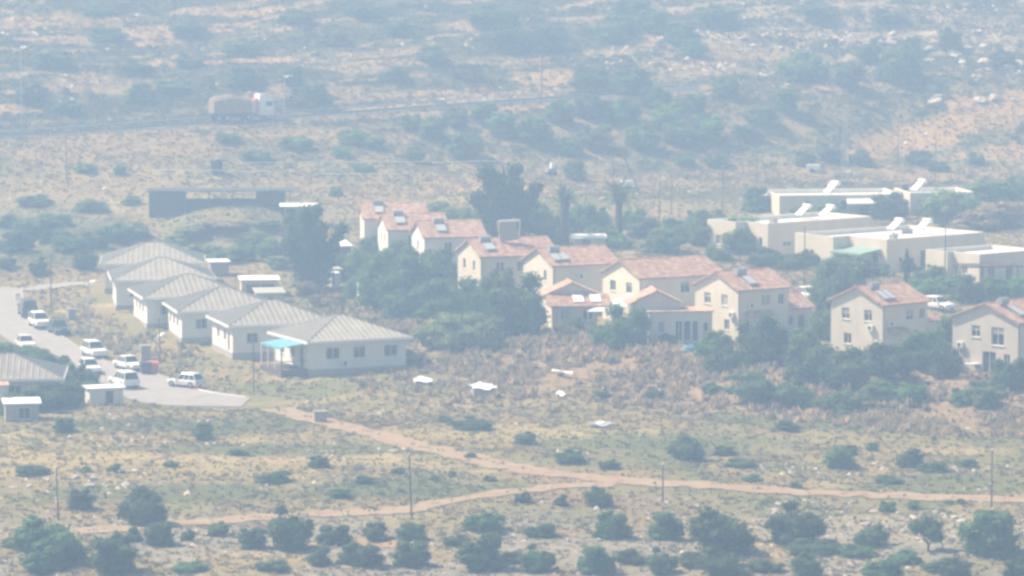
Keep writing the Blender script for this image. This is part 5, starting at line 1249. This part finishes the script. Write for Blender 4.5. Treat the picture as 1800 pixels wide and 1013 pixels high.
# ------------------------------------------------------------------ grass, scrub and stones nobody could count
CLG = np.zeros((1300, 650), bool)          # raster of cleared ground, 0.4 m cells
for cx, cy_, cr in CLEAR:
    i0, i1 = int((cx - cr + 130) / .4), int((cx + cr + 130) / .4) + 2; j0, j1 = int((cy_ - cr - 280) / .4), int((cy_ + cr - 280) / .4) + 2
    i0, j0 = max(i0, 0), max(j0, 0); sub = CLG[j0:j1, i0:i1]
    if sub.size:
        jj, ii_ = np.mgrid[j0:j0 + sub.shape[0], i0:i0 + sub.shape[1]]
        sub |= ((ii_ + .5) * .4 - 130 - cx) ** 2 + ((jj + .5) * .4 + 280 - cy_) ** 2 < cr * cr
def scatter(n, y0, y1, dens, seed):
    g = np.random.default_rng(seed)
    y = np.sqrt(g.uniform(y0 ** 2, y1 ** 2, n)); x = g.uniform(-1, 1, n) * (.1286 * y * 1.12 + 4)
    keep = g.uniform(0, 1, n) < dens(x, y)
    x, y = x[keep], y[keep]
    ok = np.ones(len(x), bool)
    ok &= ~CLG[np.clip(((y - 280) / .4).astype(int), 0, CLG.shape[0] - 1), np.clip(((x + 130) / .4).astype(int), 0, CLG.shape[1] - 1)]
    ok &= seg_dist(x, y, ROADLINE) > 4.6
    for pts, hw in TRACKS: dd = seg_dist(x, y, pts); ok &= (dd > hw + .7 * (vnoise(x * .8, y * .8, 3) - .35)) | (dd < .32) | (g.uniform(0, 1, len(x)) < .1)
    ok &= ~((np.abs(hillY(x, y) - 603) < 4.4) & (x < 32))
    # keep the road outline free
    poly = [(q[0], q[1]) for q in eL] + [(q[0], q[1]) for q in eR[::-1]]
    ins = np.zeros(len(x), bool); px_, py_ = np.array(poly).T
    for i in range(len(poly)):
        j = i - 1; c = ((py_[i] > y) != (py_[j] > y)) & (x < (px_[j] - px_[i]) * (y - py_[i]) / (py_[j] - py_[i] + 1e-12) + px_[i]); ins ^= c
    ok &= ~ins
    return x[ok], y[ok]
def clumps(name, x, y, tri_proto, size, hscale, cols, material, seed, sink=.03):
    """many small pieces joined: tri_proto is a list of (V,F) variants with unit size"""
    g = np.random.default_rng(seed); z = T(x, y) - sink; n = len(x); var = g.integers(0, len(tri_proto), n); rot = g.uniform(0, 6.283, n)
    VV = []; FF = []; CC = []; base = 0
    for k, (V, F) in enumerate(tri_proto):
        m = np.where(var == k)[0]
        if not len(m): continue
        c, s = np.cos(rot[m])[:, None], np.sin(rot[m])[:, None]; S = size[m][:, None]; H = (size * hscale)[m][:, None]
        X = (V[None, :, 0] * c - V[None, :, 1] * s) * S + x[m][:, None]; Y = (V[None, :, 0] * s + V[None, :, 1] * c) * S + y[m][:, None]; Z = V[None, :, 2] * H + z[m][:, None]
        VV.append(np.stack([X, Y, Z], -1).reshape(-1, 3)); FF.append((F[None] + (np.arange(len(m)) * len(V))[:, None, None] + base).reshape(-1, F.shape[1])); base += len(m) * len(V)
        CC.append(np.repeat(cols[m], len(V), 0))
    return bulk(name, np.concatenate(VV), np.concatenate(FF), np.concatenate(CC), material, 'stuff')
def tuft(seed, n):
    g = np.random.default_rng(seed); V = []; F = []
    for i in range(n):
        a = g.uniform(0, 6.283); r = g.uniform(0, .35); cx, cy_ = r * math.cos(a), r * math.sin(a); b = g.uniform(0, 6.283); w = g.uniform(.12, .3); hh = g.uniform(.5, 1.0); lx, ly = g.uniform(-.3, .3, 2)
        k = len(V); V += [(cx - w * math.cos(b), cy_ - w * math.sin(b), 0), (cx + w * math.cos(b), cy_ + w * math.sin(b), 0), (cx + lx, cy_ + ly, hh)]; F.append((k, k + 1, k + 2))
    return np.array(V), np.array(F)
def scrubby(seed, n):
    g = np.random.default_rng(seed); V = []; F = []
    for i in range(n):
        d = g.normal(size=3); d /= np.linalg.norm(d); d[2] = abs(d[2]); c = d * np.array([.42, .42, .75]) * g.uniform(.6, 1.05)
        for q in range(1):
            t = g.normal(size=3); t /= np.linalg.norm(t); b = np.cross(t, d); b /= np.linalg.norm(b); l = g.uniform(.14, .3); k = len(V)
            V += [tuple(c + t * l), tuple(c + b * l * .8), tuple(c - t * l * .8)]; F.append((k, k + 1, k + 2))
    V = np.array(V); V[:, 2] = np.maximum(V[:, 2], 0); return V, np.array(F)
def stone(seed):
    bm = bmesh.new(); bmesh.ops.create_icosphere(bm, subdivisions=1, radius=.5); g = random.Random(seed)
    for v in bm.verts: v.co *= g.uniform(.7, 1.15)
    V = np.array([tuple(v.co) for v in bm.verts]); F = np.array([[v.index for v in f.verts] for f in bm.faces]); bm.free()
    if len(F) > 30: pass
    return V, F
def stone0(seed):
    g = np.random.default_rng(seed); V = np.array([(1, 0, 0), (.3, .95, .05), (-.8, .6, 0), (-.85, -.5, 0), (.25, -.95, 0), (.1, .1, .8), (-.3, -.2, .7)]) * .55 * g.uniform(.75, 1.2, (7, 3))
    F = np.array([(0, 1, 5), (1, 2, 5), (2, 6, 5), (2, 3, 6), (3, 4, 6), (4, 5, 6), (4, 0, 5)]); return V, F
# dry grass
dens = lambda x, y: np.clip(.3 + .9 * fbm(x / 6, y / 9, 91), 0, 1)
x, y = scatter(150000, 300, 740, dens, 1); g = np.random.default_rng(2); n = len(x)
base = ground_colors(x, y); t = g.uniform(0, 1, (n, 1))
cols = (base * .62 + np.array([.33, .27, .175]) * .34) * (.92 + .3 * t)
clumps('dry_grass', x, y, [tuft(i, 5) for i in range(6)], g.uniform(.35, .8, n) * np.where(y > 560, 1.4, 1), g.uniform(.25, .55, n), cols, 'grass', 3)
# low scrub
def sd_(x, y):
    yp = hillY(x, y); hill = smooth(560, 600, yp)
    a = smooth(.44, .66, fbm(x / 11, y / 16, 93) * .55 + fbm(x / 4, y / 6, 95) * .45)
    b = smooth(.38, .56, fbm(x / 24, yp / 7, 59)) * smooth(.2, .5, fbm(x / 5, y / 4, 97)) * (1 - .4 * smooth(20, 45, x)) + .42
    a = np.maximum(a, np.exp(-(((x + 37) / 13) ** 2 + ((y - 527) / 10) ** 2)) * .8)
    return np.clip(a * .85 * (1 - hill) + b * hill + .05, 0, 1) * (1 - .93 * np.maximum(bare(x, y), hill_streak(x, y)))
x, y = scatter(150000, 300, 760, sd_, 5); n = len(x)
t = g.uniform(0, 1, (n, 1)); u = g.uniform(0, 1, (n, 1)) ** .7
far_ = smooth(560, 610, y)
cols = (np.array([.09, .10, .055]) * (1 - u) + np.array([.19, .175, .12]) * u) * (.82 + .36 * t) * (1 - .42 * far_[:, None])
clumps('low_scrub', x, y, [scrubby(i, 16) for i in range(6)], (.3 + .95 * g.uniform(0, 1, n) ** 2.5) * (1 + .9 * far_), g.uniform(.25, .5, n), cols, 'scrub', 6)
# rough dry scrub on the bank and behind the bungalows
def ds_(x, y):
    top = 427 - 0.73 * (np.clip(x, -20, 90) - 6)
    e = smooth(-34, -24, y - top) * (1 - smooth(-2, 5, y - top)) * smooth(-16, -4, x)
    q = np.exp(-(((x + 17) / 9) ** 2 + ((y - 448) / 14) ** 2)) * 1.2 + .45 * np.exp(-(((x + 42) / 8) ** 2 + ((y - 440) / 30) ** 2)) + np.exp(-(((x + 4) / 9) ** 2 + ((y - 412) / 12) ** 2))
    return np.clip((e + q) * smooth(.3, .55, fbm(x / 4, y / 5, 121)), 0, 1)
x, y = scatter(42000, 370, 480, ds_, 15); n = len(x); t = g.uniform(0, 1, (n, 1)); u = g.uniform(0, 1, (n, 1)) ** 1.3
cols = (np.array([.46, .335, .22]) * (1 - u) + np.array([.26, .24, .13]) * u) * (.8 + .4 * t)
clumps('dry_brush', x, y, [tuft(i + 30, 9) for i in range(6)], .5 + 1.0 * g.uniform(0, 1, n) ** 2, g.uniform(.5, .95, n), cols, 'grass', 16)
# loose stones
STONY = [(*at(px, py, fn=T0)[:2], rx, ry) for px, py, rx, ry in ((150, 772, 14, 4), (330, 772, 14, 3), (480, 775, 12, 3), (130, 842, 14, 3), (270, 850, 10, 3), (500, 850, 12, 4), (660, 800, 10, 3), (1250, 880, 12, 2.5), (1430, 905, 14, 3), (1600, 920, 12, 5), (1700, 940, 10, 4), (1560, 820, 10, 3), (1440, 825, 8, 3))]
def rk(x, y):
    yp = hillY(x, y)
    a = (1 - smooth(320, 334, y)) * smooth(.4, .6, fbm(x / 6, y / 5, 99)) * .95
    b = smooth(.62, .74, fbm(x / 14, y / 4, 101)) * .7 * (y < 420)
    c = smooth(600, 630, yp) * smooth(.5, .68, fbm(x / 10, y / 7, 103)) * (.25 + .75 * smooth(8, 40, x))
    st = np.zeros(np.shape(x))
    n_ = patch_n(x, y)
    for q in STONY: st = np.maximum(st, patch_w(x, y, q, n_))
    return np.clip(a + b + c + st * .8 + .012, 0, 1)
x, y = scatter(60000, 296, 740, rk, 8); n = len(x); t = g.uniform(0, 1, (n, 1)); u = g.uniform(0, 1, (n, 1))
cols = (np.array([.40, .37, .34]) * (1 - u) + np.array([.46, .37, .29]) * u) * (.6 + .6 * t)
clumps('loose_stones', x, y, [stone0(i) for i in range(6)], (.14 + .5 * g.uniform(0, 1, n) ** 2.5) * np.where(y > 560, 1.9, 1), g.uniform(.5, 1.1, n), cols, 'rock', 9, .03)
